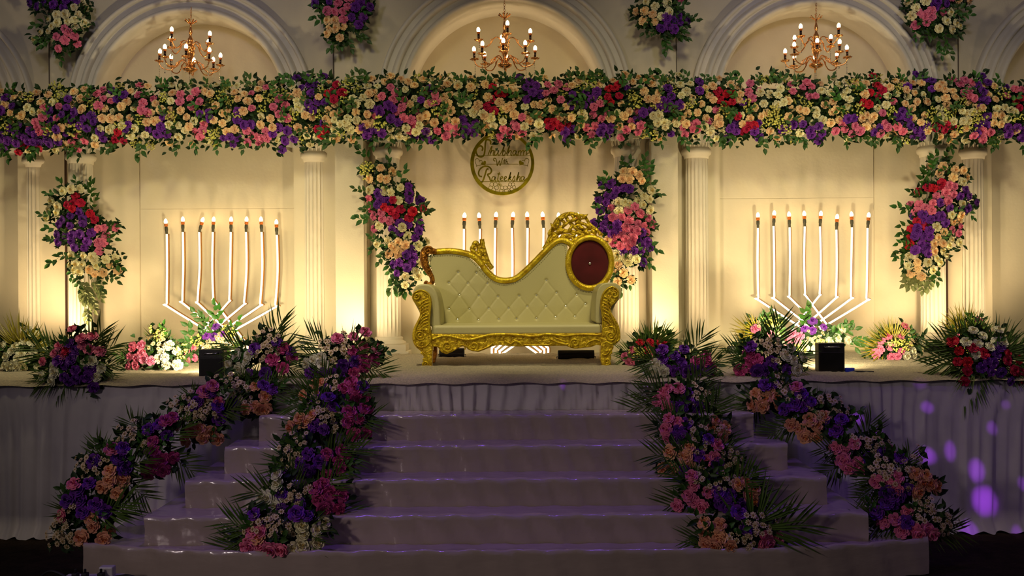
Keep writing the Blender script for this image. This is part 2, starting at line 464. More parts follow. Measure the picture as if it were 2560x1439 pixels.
for k in range(20):
    a = 2 * PI * k / 20
    mb.tube([(0.145 * math.cos(a), 0.145 * math.sin(a), 2.29), (0.152 * math.cos(a), 0.152 * math.sin(a), 2.34), (0.178 * math.cos(a), 0.178 * math.sin(a), 2.39)], [0.008, 0.010, 0.004], 5)
cap_me = mb.mesh('capital', plaster, True)
mb = MB(); mb.lathe([(0.185, 0.12), (0.19, 0.135), (0.182, 0.155), (0.160, 0.165), (0.152, 0.175), (0.156, 0.19), (0.150, 0.205), (0.134, 0.21)], 40)
base_me = mb.mesh('base', plaster, True)
mb = MB()
mb.box(-0.235, 0.235, -0.19, 0.165, 0.0, 0.05); mb.box(-0.205, 0.205, -0.185, 0.165, 0.05, 0.125)
plinth_me = mb.mesh('plinth', plaster)
COLS = [(95, 11.12, 'leftmost white fluted column at the picture edge'),
        (203, 10.80, 'white fluted column beside the dark joint behind the left flower swag'),
        (789, 10.82, 'white fluted column left of the sofa bay pier'),
        (971, 10.52, 'white fluted column just left of the gold sofa'),
        (1566, 10.52, 'white fluted column just right of the gold sofa'),
        (1742, 10.68, 'white fluted column right of the sofa bay pier'),
        (2332, 10.66, 'white fluted column behind the right flower swag'),
        (2430, 10.90, 'rightmost white fluted column at the picture edge')]
for px, Y, lb in COLS:
    p = at(px, 620, Y)
    c = empty('fluted_column', (p.x, Y, ZS), lb, 'column', 'fluted columns along the wall')
    link('shaft', shaft_me, c); link('capital', cap_me, c); link('base', base_me, c); link('plinth', plinth_me, c)

# ------------------------------------------------------------------ sofa
YF, YB = 8.63, 9.22                 # front of the arms and plane of the back
ZC = ZS + 0.03                      # top of carpet
pc = at(1290, 922, YF)
sofa = empty('gold_sofa', (pc.x, 8.95, ZC), 'gold carved sofa with cream tufted back and maroon oval cushion at stage centre', 'sofa')
def cr1(pts, off, sc, Y):           # crop coordinates to (x, z) at depth Y
    out = []
    for x, y in pts:
        q = at(off[0] + x / sc, off[1] + y / sc, Y); out.append((q.x, q.z))
    return out
def smooth2(pts, n=4, closed=True):
    return [(v.x, v.y) for v in smooth_path([(x, z, 0) for x, z in pts], n, closed)]
def relief(pts, off, sc, Y, r, mb, dy=0.0, n=5):
    P = [at(off[0] + x / sc, off[1] + y / sc, Y) + Vector((0, dy, 0)) for x, y in pts]
    Q = smooth_path(P, n); m = len(Q)
    mb.tube(Q, [r * (0.45 + 0.55 * math.sin(PI * (0.12 + 0.8 * i / max(1, m - 1)))) for i in range(m)], 7)
def spiral(cx, cy, r, turns, a0, sgn=1, n=26):
    return [(cx + r * (1 - 0.85 * i / n) * math.cos(a0 + sgn * turns * 2 * PI * i / n), cy + r * (1 - 0.85 * i / n) * math.sin(a0 + sgn * turns * 2 * PI * i / n)) for i in range(n + 1)]
LO, LS_ = (1020, 600), 4.23
RO, RS_ = (1460, 690), 6.0
armL = [(150, 522), (100, 527), (58, 555), (40, 600), (55, 642), (90, 690), (118, 740), (124, 790), (98, 850), (62, 920), (45, 990), (48, 1060), (75, 1120), (118, 1158),
        (150, 1180), (258, 1180), (256, 1080), (245, 980), (232, 880), (240, 760), (248, 650), (236, 590), (200, 545)]
legL = [(118, 1150), (140, 1165), (128, 1195), (160, 1215), (168, 1240), (152, 1255), (160, 1280), (146, 1300), (148, 1330), (166, 1362), (190, 1382), (236, 1376), (250, 1330), (258, 1150)]
armR = [(245, 400), (250, 480), (268, 600), (272, 700), (270, 800), (258, 900), (248, 1020), (440, 1040), (500, 1000), (543, 950), (548, 870), (530, 760), (490, 670), (432, 580),
        (405, 520), (412, 460), (452, 410), (508, 345), (532, 275), (522, 215), (478, 170), (410, 150), (340, 182), (285, 250), (256, 330)]
legR = [(250, 1000), (246, 1120), (246, 1250), (266, 1330), (276, 1378), (388, 1378), (408, 1310), (396, 1270), (412, 1220), (396, 1185), (430, 1150), (418, 1115), (444, 1080), (440, 1000)]
for outl, lg, off, sc in ((armL, legL, LO, LS_), (armR, legR, RO, RS_)):
    mb = MB(); mb.prism(smooth2(cr1(outl, off, sc, YF)), YF - 0.01, YF + 0.07)
    po = part('arm_panel', mb, gold_carved, sofa, bevel=0.014, bseg=3)
    left = off is LO
    mb = MB()
    if left:
        relief(spiral(95, 590, 46, 1.6, -PI / 2, -1), off, sc, YF, 0.008, mb, -0.016)
        relief([(60, 560), (100, 535), (150, 530), (195, 550), (228, 600), (238, 680), (230, 780), (224, 880), (236, 980), (246, 1060)], off, sc, YF, 0.007, mb, -0.014)
        for y in range(620, 900, 34): relief([(215, y), (185, y + 12), (150, y + 34), (135, y + 60)], off, sc, YF, 0.0055, mb, -0.014)
        relief([(150, 640), (165, 720), (150, 790), (120, 850), (85, 930), (75, 1010), (85, 1080)], off, sc, YF, 0.007, mb, -0.014)
        relief(spiral(130, 1000, 55, 1.7, 0.5), off, sc, YF, 0.008, mb, -0.014)
        relief(spiral(150, 1095, 40, 1.5, 2.5, -1), off, sc, YF, 0.007, mb, -0.014)
        relief([(80, 1100), (130, 1130), (190, 1120), (230, 1080)], off, sc, YF, 0.007, mb, -0.014)
        relief([(100, 950), (160, 940), (200, 970), (220, 1030)], off, sc, YF, 0.006, mb, -0.014)
    else:
        relief(spiral(455, 275, 55, 1.6, -PI / 2, 1), off, sc, YF, 0.008, mb, -0.016)
        relief([(510, 240), (470, 180), (410, 162), (345, 195), (290, 260), (262, 340), (258, 440), (272, 560), (280, 700), (276, 830)], off, sc, YF, 0.007, mb, -0.014)
        for y in range(300, 700, 50): relief([(295, y), (330, y + 16), (375, y + 46), (392, y + 80)], off, sc, YF, 0.0055, mb, -0.014)
        relief([(370, 280), (350, 380), (370, 480), (400, 580), (450, 680), (490, 780), (505, 880), (480, 960)], off, sc, YF, 0.007, mb, -0.014)
        relief([(370, 755), (430, 765), (470, 810), (480, 850)], off, sc, YF, 0.008, mb, -0.014)
        relief(spiral(400, 890, 75, 1.7, 0.2), off, sc, YF, 0.008, mb, -0.014)
        relief([(280, 1000), (340, 985), (400, 1010), (440, 1000)], off, sc, YF, 0.007, mb, -0.014)
    part('carved_scroll', mb, gold, sofa, smooth=True)
    mb = MB(); mb.prism(cr1(lg, off, sc, YF), YF - 0.012, YF + 0.10)
    lo = part('front_leg', mb, gold_carved, sofa, bevel=0.008, bseg=2)
    mb = MB()
    if left:
        relief(spiral(190, 1310, 38, 1.6, 1.0), off, sc, YF, 0.007, mb, -0.015); relief([(150, 1180), (190, 1210), (200, 1260), (185, 1290)], off, sc, YF, 0.006, mb, -0.015)
    else:
        relief(spiral(345, 1280, 50, 1.6, 2.0, -1), off, sc, YF, 0.007, mb, -0.015); relief([(270, 1160), (310, 1180), (350, 1160), (390, 1110)], off, sc, YF, 0.006, mb, -0.015)
    part('leg_scroll', mb, gold, sofa, smooth=True)
# rear legs
for a, b, c in ((1078, 1097, 'l'), (1500, 1520, 'r')):
    xa = at(a, 900, YB).x; xb = at(b, 900, YB).x
    mb = MB(); mb.prism([(xa, ZC), (xb - 0.02, ZC), (xb, ZC + 0.08), (xb, ZC + 0.26), (xa, ZC + 0.26)], 9.0, 9.08)
    part('rear_leg', mb, copper_gold, sofa, bevel=0.008)
# padded arms
padL = [(52, 600), (56, 540), (80, 492), (120, 470), (180, 462), (240, 478), (285, 520), (315, 590), (335, 700), (342, 850), (345, 985), (250, 1000), (244, 900), (140, 900), (126, 780), (100, 720), (62, 650)]
padR = [(558, 250), (560, 200), (530, 140), (470, 105), (400, 95), (320, 105), (262, 130), (215, 180), (190, 260), (176, 400), (172, 560), (176, 690), (268, 700), (272, 620), (400, 620), (430, 520), (470, 420), (535, 330)]
for pts, off, sc in ((padL, LO, LS_), (padR, RO, RS_)):
    mb = MB(); mb.prism(smooth2(cr1(pts, off, sc, YF + 0.05)), YF + 0.035, YB - 0.02)
    part('padded_arm', mb, leather, sofa, smooth=False, bevel=0.035, bseg=4)
# seat
xl, xr = at(1082, 815, 8.66).x, at(1503, 815, 8.66).x
zt, zb = at(1290, 811, 8.66).z, at(1290, 838, 8.64).z
mb = MB(); mb.box(xl, xr, 8.645, YB - 0.03, zb, zt)
so = part('seat', mb, leather, sofa, bevel=0.03, bseg=5)
# apron
AO, AS_ = (1060, 800), 5.12
ap = [(70, 172), (700, 182), (1300, 170), (2290, 160), (2290, 320), (2255, 322), (2200, 316), (2130, 345), (2030, 352), (1940, 366), (1870, 350), (1820, 326), (1700, 326), (1550, 330), (1400, 326), (1250, 336),
      (1130, 334), (1050, 326), (950, 316), (880, 332), (800, 368), (700, 404), (620, 396), (560, 372), (545, 350), (500, 330), (450, 352), (370, 400), (290, 436), (220, 410), (180, 345), (70, 330)]
mb = MB(); mb.prism(cr1(ap, AO, AS_, 8.65), 8.635, 8.70)
part('apron', mb, gold_carved, sofa, bevel=0.008)
mb = MB()
relief([(110, 242), (200, 207), (300, 197), (400, 217), (520, 247), (620, 242), (720, 217), (850, 187), (1000, 180), (1200, 187), (1350, 204), (1450, 197), (1570, 177), (1700, 187), (1800, 197), (1950, 182), (2100, 182), (2260, 188)], AO, AS_, 8.65, 0.013, mb, -0.018, 6)
relief(spiral(300, 330, 75, 1.6, 0.3), AO, AS_, 8.65, 0.009, mb, -0.018)
relief(spiral(640, 330, 65, 1.5, 3.0, -1), AO, AS_, 8.65, 0.009, mb, -0.018)
relief([(560, 300), (580, 360), (660, 385), (740, 372), (830, 330), (880, 290)], AO, AS_, 8.65, 0.008, mb, -0.018)
relief([(1030, 262), (1110, 300), (1130, 285), (1180, 265), (1240, 300), (1260, 330)], AO, AS_, 8.65, 0.010, mb, -0.018)
relief([(1270, 312), (1400, 318), (1560, 312), (1640, 300)], AO, AS_, 8.65, 0.007, mb, -0.018)
relief([(1610, 235), (1690, 275), (1800, 305), (1850, 300)], AO, AS_, 8.65, 0.009, mb, -0.018)
relief([(1650, 215), (1730, 245), (1820, 275)], AO, AS_, 8.65, 0.006, mb, -0.018)
relief(spiral(1930, 290, 62, 1.5, 2.2), AO, AS_, 8.65, 0.009, mb, -0.018)
relief([(2060, 330), (2100, 280), (2180, 250), (2250, 260)], AO, AS_, 8.65, 0.008, mb, -0.018)
relief([(460, 320), (500, 312), (530, 345), (520, 375)], AO, AS_, 8.65, 0.008, mb, -0.018)
for k in range(24):
    x = RND.uniform(180, 2220); y = 232 + 60 * RND.random()
    relief([(x, y), (x + 24, y - 12), (x + 46, y + 4)], AO, AS_, 8.65, 0.006, mb, -0.014)
part('apron_carving', mb, gold, sofa, smooth=True)
# back upholstery: tufted grid clipped to the outline of the back
BO, BS_ = (1020, 500), 3.27
backp = [(185, 462), (250, 440), (400, 440), (500, 470), (560, 520), (620, 590), (680, 645), (740, 670), (800, 675), (870, 660), (950, 615), (1050, 525), (1150, 420), (1210, 360), (1260, 345), (1300, 370), (1310, 450), (1300, 520),
         (1315, 600), (1350, 670), (1420, 725), (1500, 745), (1590, 730), (1590, 1015), (200, 1015), (225, 690), (205, 600), (182, 520)]
btn = [[(410, 590), (560, 595)], [(335, 675), (490, 680), (650, 680), (1130, 655)],
       [(420, 775), (578, 780), (735, 787), (908, 782), (1050, 778), (1213, 757), (1380, 773)],
       [(335, 890), (500, 890), (660, 885), (823, 883), (975, 868), (1127, 867), (1290, 866), (1450, 850)],
       [(405, 975), (575, 978), (742, 972), (887, 968), (1050, 965), (1207, 955), (1365, 950)]]
allb = [b for row in btn for b in row]
segs = [(a, b) for r1, r2 in zip(btn, btn[1:]) for a in r1 for b in r2 if abs(a[0] - b[0]) < 130]
gx_, gy_ = 290, 132
X = np.linspace(170, 1600, gx_ + 1); Yy = np.linspace(335, 1020, gy_ + 1)
GX, GY = np.meshgrid(X, Yy)
D = np.zeros_like(GX)
for (a, b) in segs:
    ax, ay = a; bx_, by_ = b; dx, dy = bx_ - ax, by_ - ay; L2 = dx * dx + dy * dy
    t = np.clip(((GX - ax) * dx + (GY - ay) * dy) / L2, 0, 1)
    d = np.hypot(GX - ax - t * dx, GY - ay - t * dy)
    D = np.maximum(D, 0.0035 * np.exp(-(d / 7.0) ** 2) + 0.004 * np.exp(-(d / 34.0) ** 2))
for bx_, by_ in allb:
    d = np.hypot(GX - bx_, GY - by_); D = np.maximum(D, 0.016 * np.exp(-(d / 16.0) ** 2))
def inside(px, py, poly):
    c = False; n = len(poly); j = n - 1
    for i in range(n):
        xi, yi = poly[i]; xj, yj = poly[j]
        if (yi > py) != (yj > py) and px < (xj - xi) * (py - yi) / (yj - yi) + xi: c = not c
        j = i
    return c
mb = MB()
for j in range(gy_ + 1):
    for i in range(gx_ + 1):
        q = at(BO[0] + X[i] / BS_, BO[1] + Yy[j] / BS_, YB - 0.055)
        mb.v.append((q.x, q.y + D[j, i], q.z))
for j in range(gy_):
    for i in range(gx_):
        if inside((X[i] + X[i + 1]) / 2, (Yy[j] + Yy[j + 1]) / 2, backp):
            a = j * (gx_ + 1) + i; mb.f.append((a, a + 1, a + gx_ + 2, a + gx_ + 1)); mb.mi.append(0)
bo = part('tufted_back', mb, leather, sofa, smooth=True)
mb = MB(); mb.prism(cr1(backp, BO, BS_, YB), YB - 0.02, YB + 0.05); part('back_board', mb, leather, sofa)
mb = MB(); mb.ball((0, 0, 0), 0.0075, 8, 5, 0.6); btn_me = mb.mesh('crystal_button', mat('crystal_button', (236, 238, 232), 0.12, metal=0.75))
for bx_, by_ in allb:
    q = at(BO[0] + bx_ / BS_, BO[1] + by_ / BS_, YB - 0.043)
    link('crystal_button', btn_me, sofa, q - sofa.location)
# gold frame of the back
def bpath(pts, Y, n=6, closed=False): return smooth_path([at(BO[0] + x / BS_, BO[1] + y / BS_, Y) for x, y in pts], n, closed)
mb = MB()
mb.tube(bpath([(235, 422), (330, 415), (430, 425), (520, 452), (580, 500), (640, 575), (700, 632), (760, 655), (830, 655), (890, 635), (960, 578), (1040, 500), (1130, 408), (1200, 345), (1250, 328), (1300, 338), (1345, 372)], YB - 0.05), 0.030, 12)
part('back_rail', mb, gold, sofa, smooth=True)
ell = lambda rx, ry, n: [(1487 + rx * math.cos(2 * PI * k / n), 512 + ry * math.sin(2 * PI * k / n)) for k in range(n)]
mb = MB(); mb.tube([at(BO[0] + x / BS_, BO[1] + y / BS_, YB - 0.06) for x, y in ell(177, 207, 64)], 0.029, 12, True)
part('oval_frame', mb, gold, sofa, smooth=True)
mb = MB(); rows = []
for t in (0.0, 0.25, 0.5, 0.75, 0.9, 1.0):
    rows.append([at(BO[0] + 1487 / BS_ + (x - 1487) * t / BS_, BO[1] + 512 / BS_ + (y - 512) * t / BS_, YB - 0.075 + 0.035 * t ** 4 + 0.012 * math.exp(-(t / 0.12) ** 2)) for x, y in ell(170, 200, 48)])
o = [q for r in rows for q in r]; f = [(j * 48 + k, j * 48 + (k + 1) % 48, (j + 1) * 48 + (k + 1) % 48, (j + 1) * 48 + k) for j in range(5) for k in range(48)]
mb.add(o, f); part('velvet_oval', mb, velvet, sofa, smooth=True, label='maroon velvet oval cushion')
mb = MB(); q = at(BO[0] + 1487 / BS_, BO[1] + 517 / BS_, YB - 0.075); mb.ball(q, 0.013, 10, 6, 0.6); part('centre_button', mb, silver, sofa, smooth=True)
mb = MB()
for x, y in ell(157, 186, 56): mb.ball(at(BO[0] + x / BS_, BO[1] + y / BS_, YB - 0.055), 0.0040, 6, 4)
tag(part('nail_row', mb, silver, sofa, smooth=True), kind='stuff')
mb = MB()
trim = [(222, 690), (200, 600), (184, 520), (190, 470), (250, 456), (400, 458), (500, 490), (555, 535), (620, 610), (680, 662), (740, 690), (800, 694), (870, 680), (950, 640), (1050, 550), (1150, 445), (1210, 378), (1258, 366), (1285, 400), (1288, 520), (1300, 610), (1340, 685), (1410, 740), (1500, 757), (1560, 748)]
T_ = smooth_path([(x, y, 0) for x, y in trim], 8)
acc = 0; last = None
for v in T_:
    if last is None or (v - last).length > 13:
        mb.ball(at(BO[0] + v.x / BS_, BO[1] + v.y / BS_, YB - 0.055), 0.0045, 6, 4); last = v
tag(part('nail_trim', mb, mat('antique_nail', (150, 142, 96), 0.3, metal=0.8), sofa, smooth=True), kind='stuff')
# copper scroll at the left end of the back
mb = MB()
mb.tube(bpath([(255, 425), (205, 418), (165, 405), (140, 420), (130, 470), (140, 530), (170, 585), (195, 630), (198, 665), (180, 688), (150, 690)], YB - 0.05), [0.024 + 0.018 * math.sin(PI * min(1, i / 40)) for i in range(61)], 10)
mb.tube(bpath([(150, 690), (138, 680), (148, 668), (160, 675)], YB - 0.06), 0.013, 8)
mb.tube(bpath(spiral(165, 412, 36, 1.4, -0.5, -1, 16), YB - 0.09, 2), 0.010, 7)
for k in range(6): mb.tube(bpath([(150 + k * 6, 440 + k * 32), (132 + k * 8, 462 + k * 30), (140 + k * 9, 490 + k * 28)], YB - 0.085, 3), 0.007, 6)
part('end_scroll', mb, copper_gold, sofa, smooth=True)
# small crest on the left slope
mb = MB()
for pts, r in (([(690, 560), (660, 520), (640, 470), (622, 410), (608, 360), (604, 318)], 0.016), ([(640, 520), (600, 470), (560, 440), (530, 415), (525, 390), (545, 372)], 0.015),
               ([(620, 440), (590, 400), (565, 352), (545, 350), (538, 375), (560, 395)], 0.014), ([(600, 460), (575, 420), (590, 380), (610, 395), (605, 425)], 0.013),
               ([(660, 540), (640, 500), (600, 480), (575, 470)], 0.012), ([(605, 330), (618, 350), (612, 372)], 0.010), ([(520, 415), (545, 425), (585, 450), (640, 490)], 0.012)):
    mb.tube(bpath(pts, YB - 0.05, 5), r * 1.5, 7)
part('side_crest', mb, gold_carved, sofa, smooth=True)
# large openwork crest above the oval: every scroll one vine of the carving
mb = MB()
vines = [([(1110, 400), (1140, 350), (1165, 290), (1185, 230), (1215, 170), (1260, 130), (1320, 112), (1370, 120), (1400, 145), (1395, 175), (1365, 185)], 0.016),
         ([(1150, 340), (1200, 290), (1260, 262), (1330, 258), (1400, 270), (1450, 290)], 0.014),
         ([(1180, 240), (1230, 235), (1280, 248), (1330, 262), (1370, 290)], 0.013),
         ([(1200, 200), (1240, 165), (1275, 180), (1270, 215), (1235, 220)], 0.012),
         ([(1290, 130), (1310, 170), (1345, 205), (1385, 240), (1430, 262)], 0.014),
         ([(1340, 120), (1365, 160), (1405, 185), (1450, 200), (1485, 230)], 0.012),
         ([(1400, 125), (1440, 130), (1465, 165), (1490, 200), (1530, 232), (1565, 265), (1590, 290)], 0.012),
         ([(1430, 262), (1470, 235), (1520, 235), (1560, 262), (1570, 290)], 0.013),
         ([(1370, 290), (1330, 300), (1300, 320), (1320, 345)], 0.013),
         ([(1330, 350), (1380, 310), (1440, 280), (1500, 262), (1540, 280)], 0.013),
         ([(1240, 320), (1270, 290), (1320, 290), (1350, 320), (1345, 350)], 0.012),
         ([(1170, 320), (1205, 315), (1215, 290), (1195, 270), (1170, 280)], 0.012),
         ([(1400, 270), (1420, 240), (1410, 210), (1380, 205), (1365, 225)], 0.011)]
for pts, r in vines: mb.tube(bpath(pts, YB - 0.03, 5), r * 1.3, 7)
def leafblob(mb, x, y, ang, L_, W_):
    c = at(BO[0] + x / BS_, BO[1] + y / BS_, YB - 0.055); d = Vector((math.cos(ang), 0, math.sin(ang))); e = Vector((-math.sin(ang), 0, math.cos(ang)))
    mb.tube([c - d * L_, c - d * L_ * 0.4, c + d * L_ * 0.3, c + d * L_], [0.002, W_, W_ * 0.8, 0.001], 6, squash=0.5)
for x, y, a in ((1290, 195, .6), (1350, 165, .3), (1420, 225, -.4), (1330, 230, 1.0), (1240, 255, .2), (1225, 195, 1.3), (1465, 265, -.6), (1300, 120, .8), (1395, 130, 2.0), (1445, 135, .7), (1185, 215, 2.2), (1205, 335, .8), (1370, 335, 1.2), (1480, 215, -.8), (1260, 145, .4), (1270, 305, 0.2), (1520, 262, -.9), (1160, 260, 1.2)):
    leafblob(mb, x, y, a, 0.044, 0.021)
part('openwork_crest', mb, gold_carved, sofa, smooth=True)

# ------------------------------------------------------------------ chandeliers
def make_chandelier():
    root = empty('chandelier', (0, 0, 0))
    mb = MB(); mb.lathe([(0.002, 0.0), (0.012, 0.01), (0.008, 0.022), (0.05, 0.03), (0.072, 0.045), (0.075, 0.06), (0.06, 0.075), (0.035, 0.085), (0.02, 0.10), (0.026, 0.112), (0.016, 0.125), (0.02, 0.15), (0.036, 0.19), (0.045, 0.225), (0.05, 0.25), (0.04, 0.262), (0.044, 0.275), (0.058, 0.285), (0.05, 0.30), (0.03, 0.312), (0.022, 0.33), (0.032, 0.35), (0.030, 0.38), (0.018, 0.40), (0.012, 0.42), (0.016, 0.44), (0.020, 0.46), (0.012, 0.50), (0.008, 0.52), (0.012, 0.535), (0.006, 0.545)], 20)
    link('central_stem', mb.mesh('central_stem', brass, True), root)
    mb = MB()
    for k in range(8):
        a = 2 * PI * k / 8; mb.tube([(0.006 * math.cos(a), 0.006 * math.sin(a), 0.545), (0.03 * math.cos(a), 0.03 * math.sin(a), 0.56), (0.062 * math.cos(a), 0.062 * math.sin(a), 0.585), (0.07 * math.cos(a), 0.07 * math.sin(a), 0.575)], [0.004, 0.007, 0.010, 0.002], 6, squash=0.4)
    link('crown', mb.mesh('crown', brass, True), root)
    mb = MB()
    for k in range(5): 
        c = 0.60 + k * 0.028
        mb.tube([(0.008 * math.cos(2 * PI * i / 10) * (1 if k % 2 else 0), 0.008 * math.cos(2 * PI * i / 10) * (0 if k % 2 else 1), c + 0.017 * math.sin(2 * PI * i / 10)) for i in range(10)], 0.0025, 5, True)
    mb.tube([(0, 0, 0.55), (0, 0, 0.60)], 0.002, 5)
    link('chain', mb.mesh('chain', brass, True), root)
    def arm_meshes(R_, z0, zc, tag_):
        mb = MB()
        P = smooth_path([(0.03, 0, z0), (0.07, 0, z0 + 0.045), (0.115, 0, z0 + 0.03), (0.15, 0, z0 - 0.025), (0.20, 0, z0 - 0.06), (R_ - 0.035, 0, z0 - 0.045), (R_ - 0.004, 0, z0 - 0.005), (R_, 0, zc)], 5)
        mb.tube(P, 0.0062, 7)
        mb.tube(smooth_path([(0.11, 0, z0 + 0.03), (0.14, 0, z0 + 0.02), (0.145, 0, z0 - 0.005), (0.128, 0, z0 - 0.008)], 4), 0.004, 6)
        a_me = mb.mesh('arm', brass, True)
        mb = MB(); mb.lathe([(0.004, -0.012), (0.012, -0.006), (0.022, -0.002), (0.042, 0.006), (0.044, 0.010), (0.020, 0.006), (0.012, 0.008)], 14)
        for k in range(7):
            a = 2 * PI * k / 7; mb.tube([(0.03 * math.cos(a), 0.03 * math.sin(a), 0.004), (0.05 * math.cos(a), 0.05 * math.sin(a), 0.012)], [0.010, 0.002], 5, squash=0.3)
        c_me = mb.mesh('drip_pan', brass, True)
        mb = MB(); mb.lathe([(0.0125, 0.006), (0.0125, 0.066), (0.010, 0.068)], 12); t_me = mb.mesh('candle_tube', socket_dark, True)
        mb = MB(); mb.lathe([(0.0135, 0.066), (0.016, 0.072), (0.0165, 0.084), (0.013, 0.09)], 12); k_me = mb.mesh('collar', collar, True)
        mb = MB(); mb.lathe([(0.010, 0.088), (0.0175, 0.098), (0.019, 0.110), (0.016, 0.126), (0.008, 0.138), (0.001, 0.142)], 12); b_me = mb.mesh('bulb', bulb_m, True)
        return a_me, c_me, t_me, k_me, b_me
    def add_arm(ms, ang, R_, zc, tilt=0.0):
        a = link('arm', ms[0], root, quat=Quaternion((0, 0, 1), ang))
        for n_, m_ in zip(('drip_pan', 'candle_tube', 'collar', 'bulb'), ms[1:]):
            link(n_, m_, a, (R_, 0, zc), quat=Quaternion((0, 1, 0), tilt))
    up = arm_meshes(0.27, 0.30, 0.305, 'u'); lo = arm_meshes(0.315, 0.095, 0.115, 'l')
    for k in range(4): add_arm(up, PI / 4 + 0.35 + k * PI / 2, 0.27, 0.305, RND.uniform(-.05, .05))
    for k in range(8): add_arm(lo, 0.2 + k * PI / 4, 0.315, 0.115, RND.uniform(-.06, .06))
    mb = MB()
    for i in range(9): mb.ball((0, 0, -0.018 * i), 0.0065 if i < 8 else 0.010, 5, 3)
    st = mb.mesh('crystal_strand', crystal)
    for k in range(8):
        a = 0.2 + PI / 8 * 0 + k * PI / 4; link('crystal_strand', st, root, (0.31 * math.cos(a), 0.31 * math.sin(a), 0.10))
    for k in range(4):
        a = PI / 4 + 0.35 + k * PI / 2; link('crystal_strand', st, root, (0.265 * math.cos(a), 0.265 * math.sin(a), 0.29))
    link('crystal_strand', st, root, (0, 0, 0.0))
    return root
ch = make_chandelier()
for i, (px, py, Y, rz, tl, lb) in enumerate(((474, 186, 10.28, 0.0, 0.03, 'rose gold candle chandelier hanging in the left arch'),
                                       (1262, 176, 9.93, 0.55, 0.0, 'rose gold candle chandelier hanging in the arch above the sofa'),
                                       (2040, 176, 10.13, 1.1, 0.05, 'rose gold candle chandelier hanging in the right arch'))):
    o = ch if i == 0 else copy_tree(ch)
    o.location = at(px, py, Y); o.rotation_euler = (0, tl, rz)
    tag(o, lb, 'chandelier', 'chandeliers under the arches')

# ------------------------------------------------------------------ neon candelabra
NEON = {
    'left': dict(Y=10.80, tops=[(417, 585), (457, 580), (498, 580), (532, 580), (577, 580), (615, 580), (654, 580), (692, 587)],
                 bends=[(417, 765), (456, 758), (494, 759), (533, 753), (573, 755), (610, 762), (650, 765), (688, 768)], c=(548, 815), base=882,
                 lb='glowing eight branched neon candelabra on the left wall'),
    'center': dict(Y=10.22, tops=[(1160, 572), (1200, 572), (1238, 570), (1280, 570), (1319, 570), (1359, 570), (1400, 572), (1441, 572)],
                   bends=[(1160, 757), (1199, 757), (1238, 757), (1280, 754), (1319, 757), (1359, 757), (1398, 757), (1438, 757)], c=(1300, 818), base=893,
                   lb='glowing neon candelabra behind the gold sofa'),
    'right': dict(Y=10.62, tops=[(1895, 570), (1934, 565), (1974, 568), (2012, 566), (2050, 566), (2091, 574), (2130, 568), (2169, 570)],
                  bends=[(1896, 750), (1936, 748), (1974, 745), (2013, 740), (2049, 741), (2090, 746), (2127, 748), (2166, 752)], c=(2028, 798), base=872,
                  lb='glowing eight branched neon candelabra on the right wall'),
}
for key, d in NEON.items():
    Y = d['Y']; base = at(d['c'][0], d['base'], Y)
    root = empty('neon_candelabra', (base.x, Y, ZS), d['lb'], 'neon light', 'neon candelabra on the three walls')
    for k in range(8):
        tx, ty = d['tops'][k]; bx_, by_ = d['bends'][k]; cx, cy = d['c']
        sgn = 1 if k < 4 else -1; rank = (3 - k) if k < 4 else (k - 4)       # 0 = innermost branch
        fx = cx + sgn * (40 + 10 * (3 - rank)) ; kink = d['base'] - 26 + rank * 5
        yk = Y + 0.012 * (k % 4) * (1 if k < 4 else -1)
        mid = (cx + sgn * (-6 + 4 * rank), cy + rank * 7 - 8)
        pts = [(tx, ty), (tx + RND.uniform(-2, 2), (ty + by_) / 2), (bx_, by_ - 8), (bx_ + sgn * 4, by_ + 2), (fx - sgn * 10, kink - 8), (fx, kink), (fx, d['base'] + 2)]
        P = [at(x, y, yk) for x, y in pts]; P[-1].z = ZS
        P = smooth_path(P, 5)
        mb = MB(); mb.tube(P, 0.0108, 8)
        t = part('neon_tube', mb, neon_m, root, smooth=True)
        mb = MB(); mb.tube([p + Vector((0.012, 0.018, 0.004)) for p in P], 0.012, 6)
        part('tube_backing', mb, neon_back, root, smooth=True)
        top = at(tx, ty, yk)
        lean = RND.uniform(-0.1, 0.1) + (0.25 if (key == 'left' and k == 2) else 0)
        D = lambda z, r: (r, z)
        q = Quaternion((0, 1, 0), lean)
        mb = MB(); mb.lathe([(0.012, 0.0), (0.015, 0.01), (0.015, 0.035), (0.019, 0.045), (0.019, 0.075), (0.014, 0.09)], 10)
        h = link('bulb_holder', mb.mesh('bulb_holder', holder, True), root, top - root.location, q)
        mb = MB(); mb.lathe([(0.016, 0.085), (0.021, 0.095), (0.021, 0.115), (0.015, 0.122)], 10); link('collar', mb.mesh('collar', collar, True), h)
        mb = MB(); mb.lathe([(0.012, 0.118), (0.019, 0.130), (0.020, 0.145), (0.014, 0.165), (0.005, 0.175), (0.001, 0.177)], 10); link('bulb', mb.mesh('bulb', bulb_m, True), h)

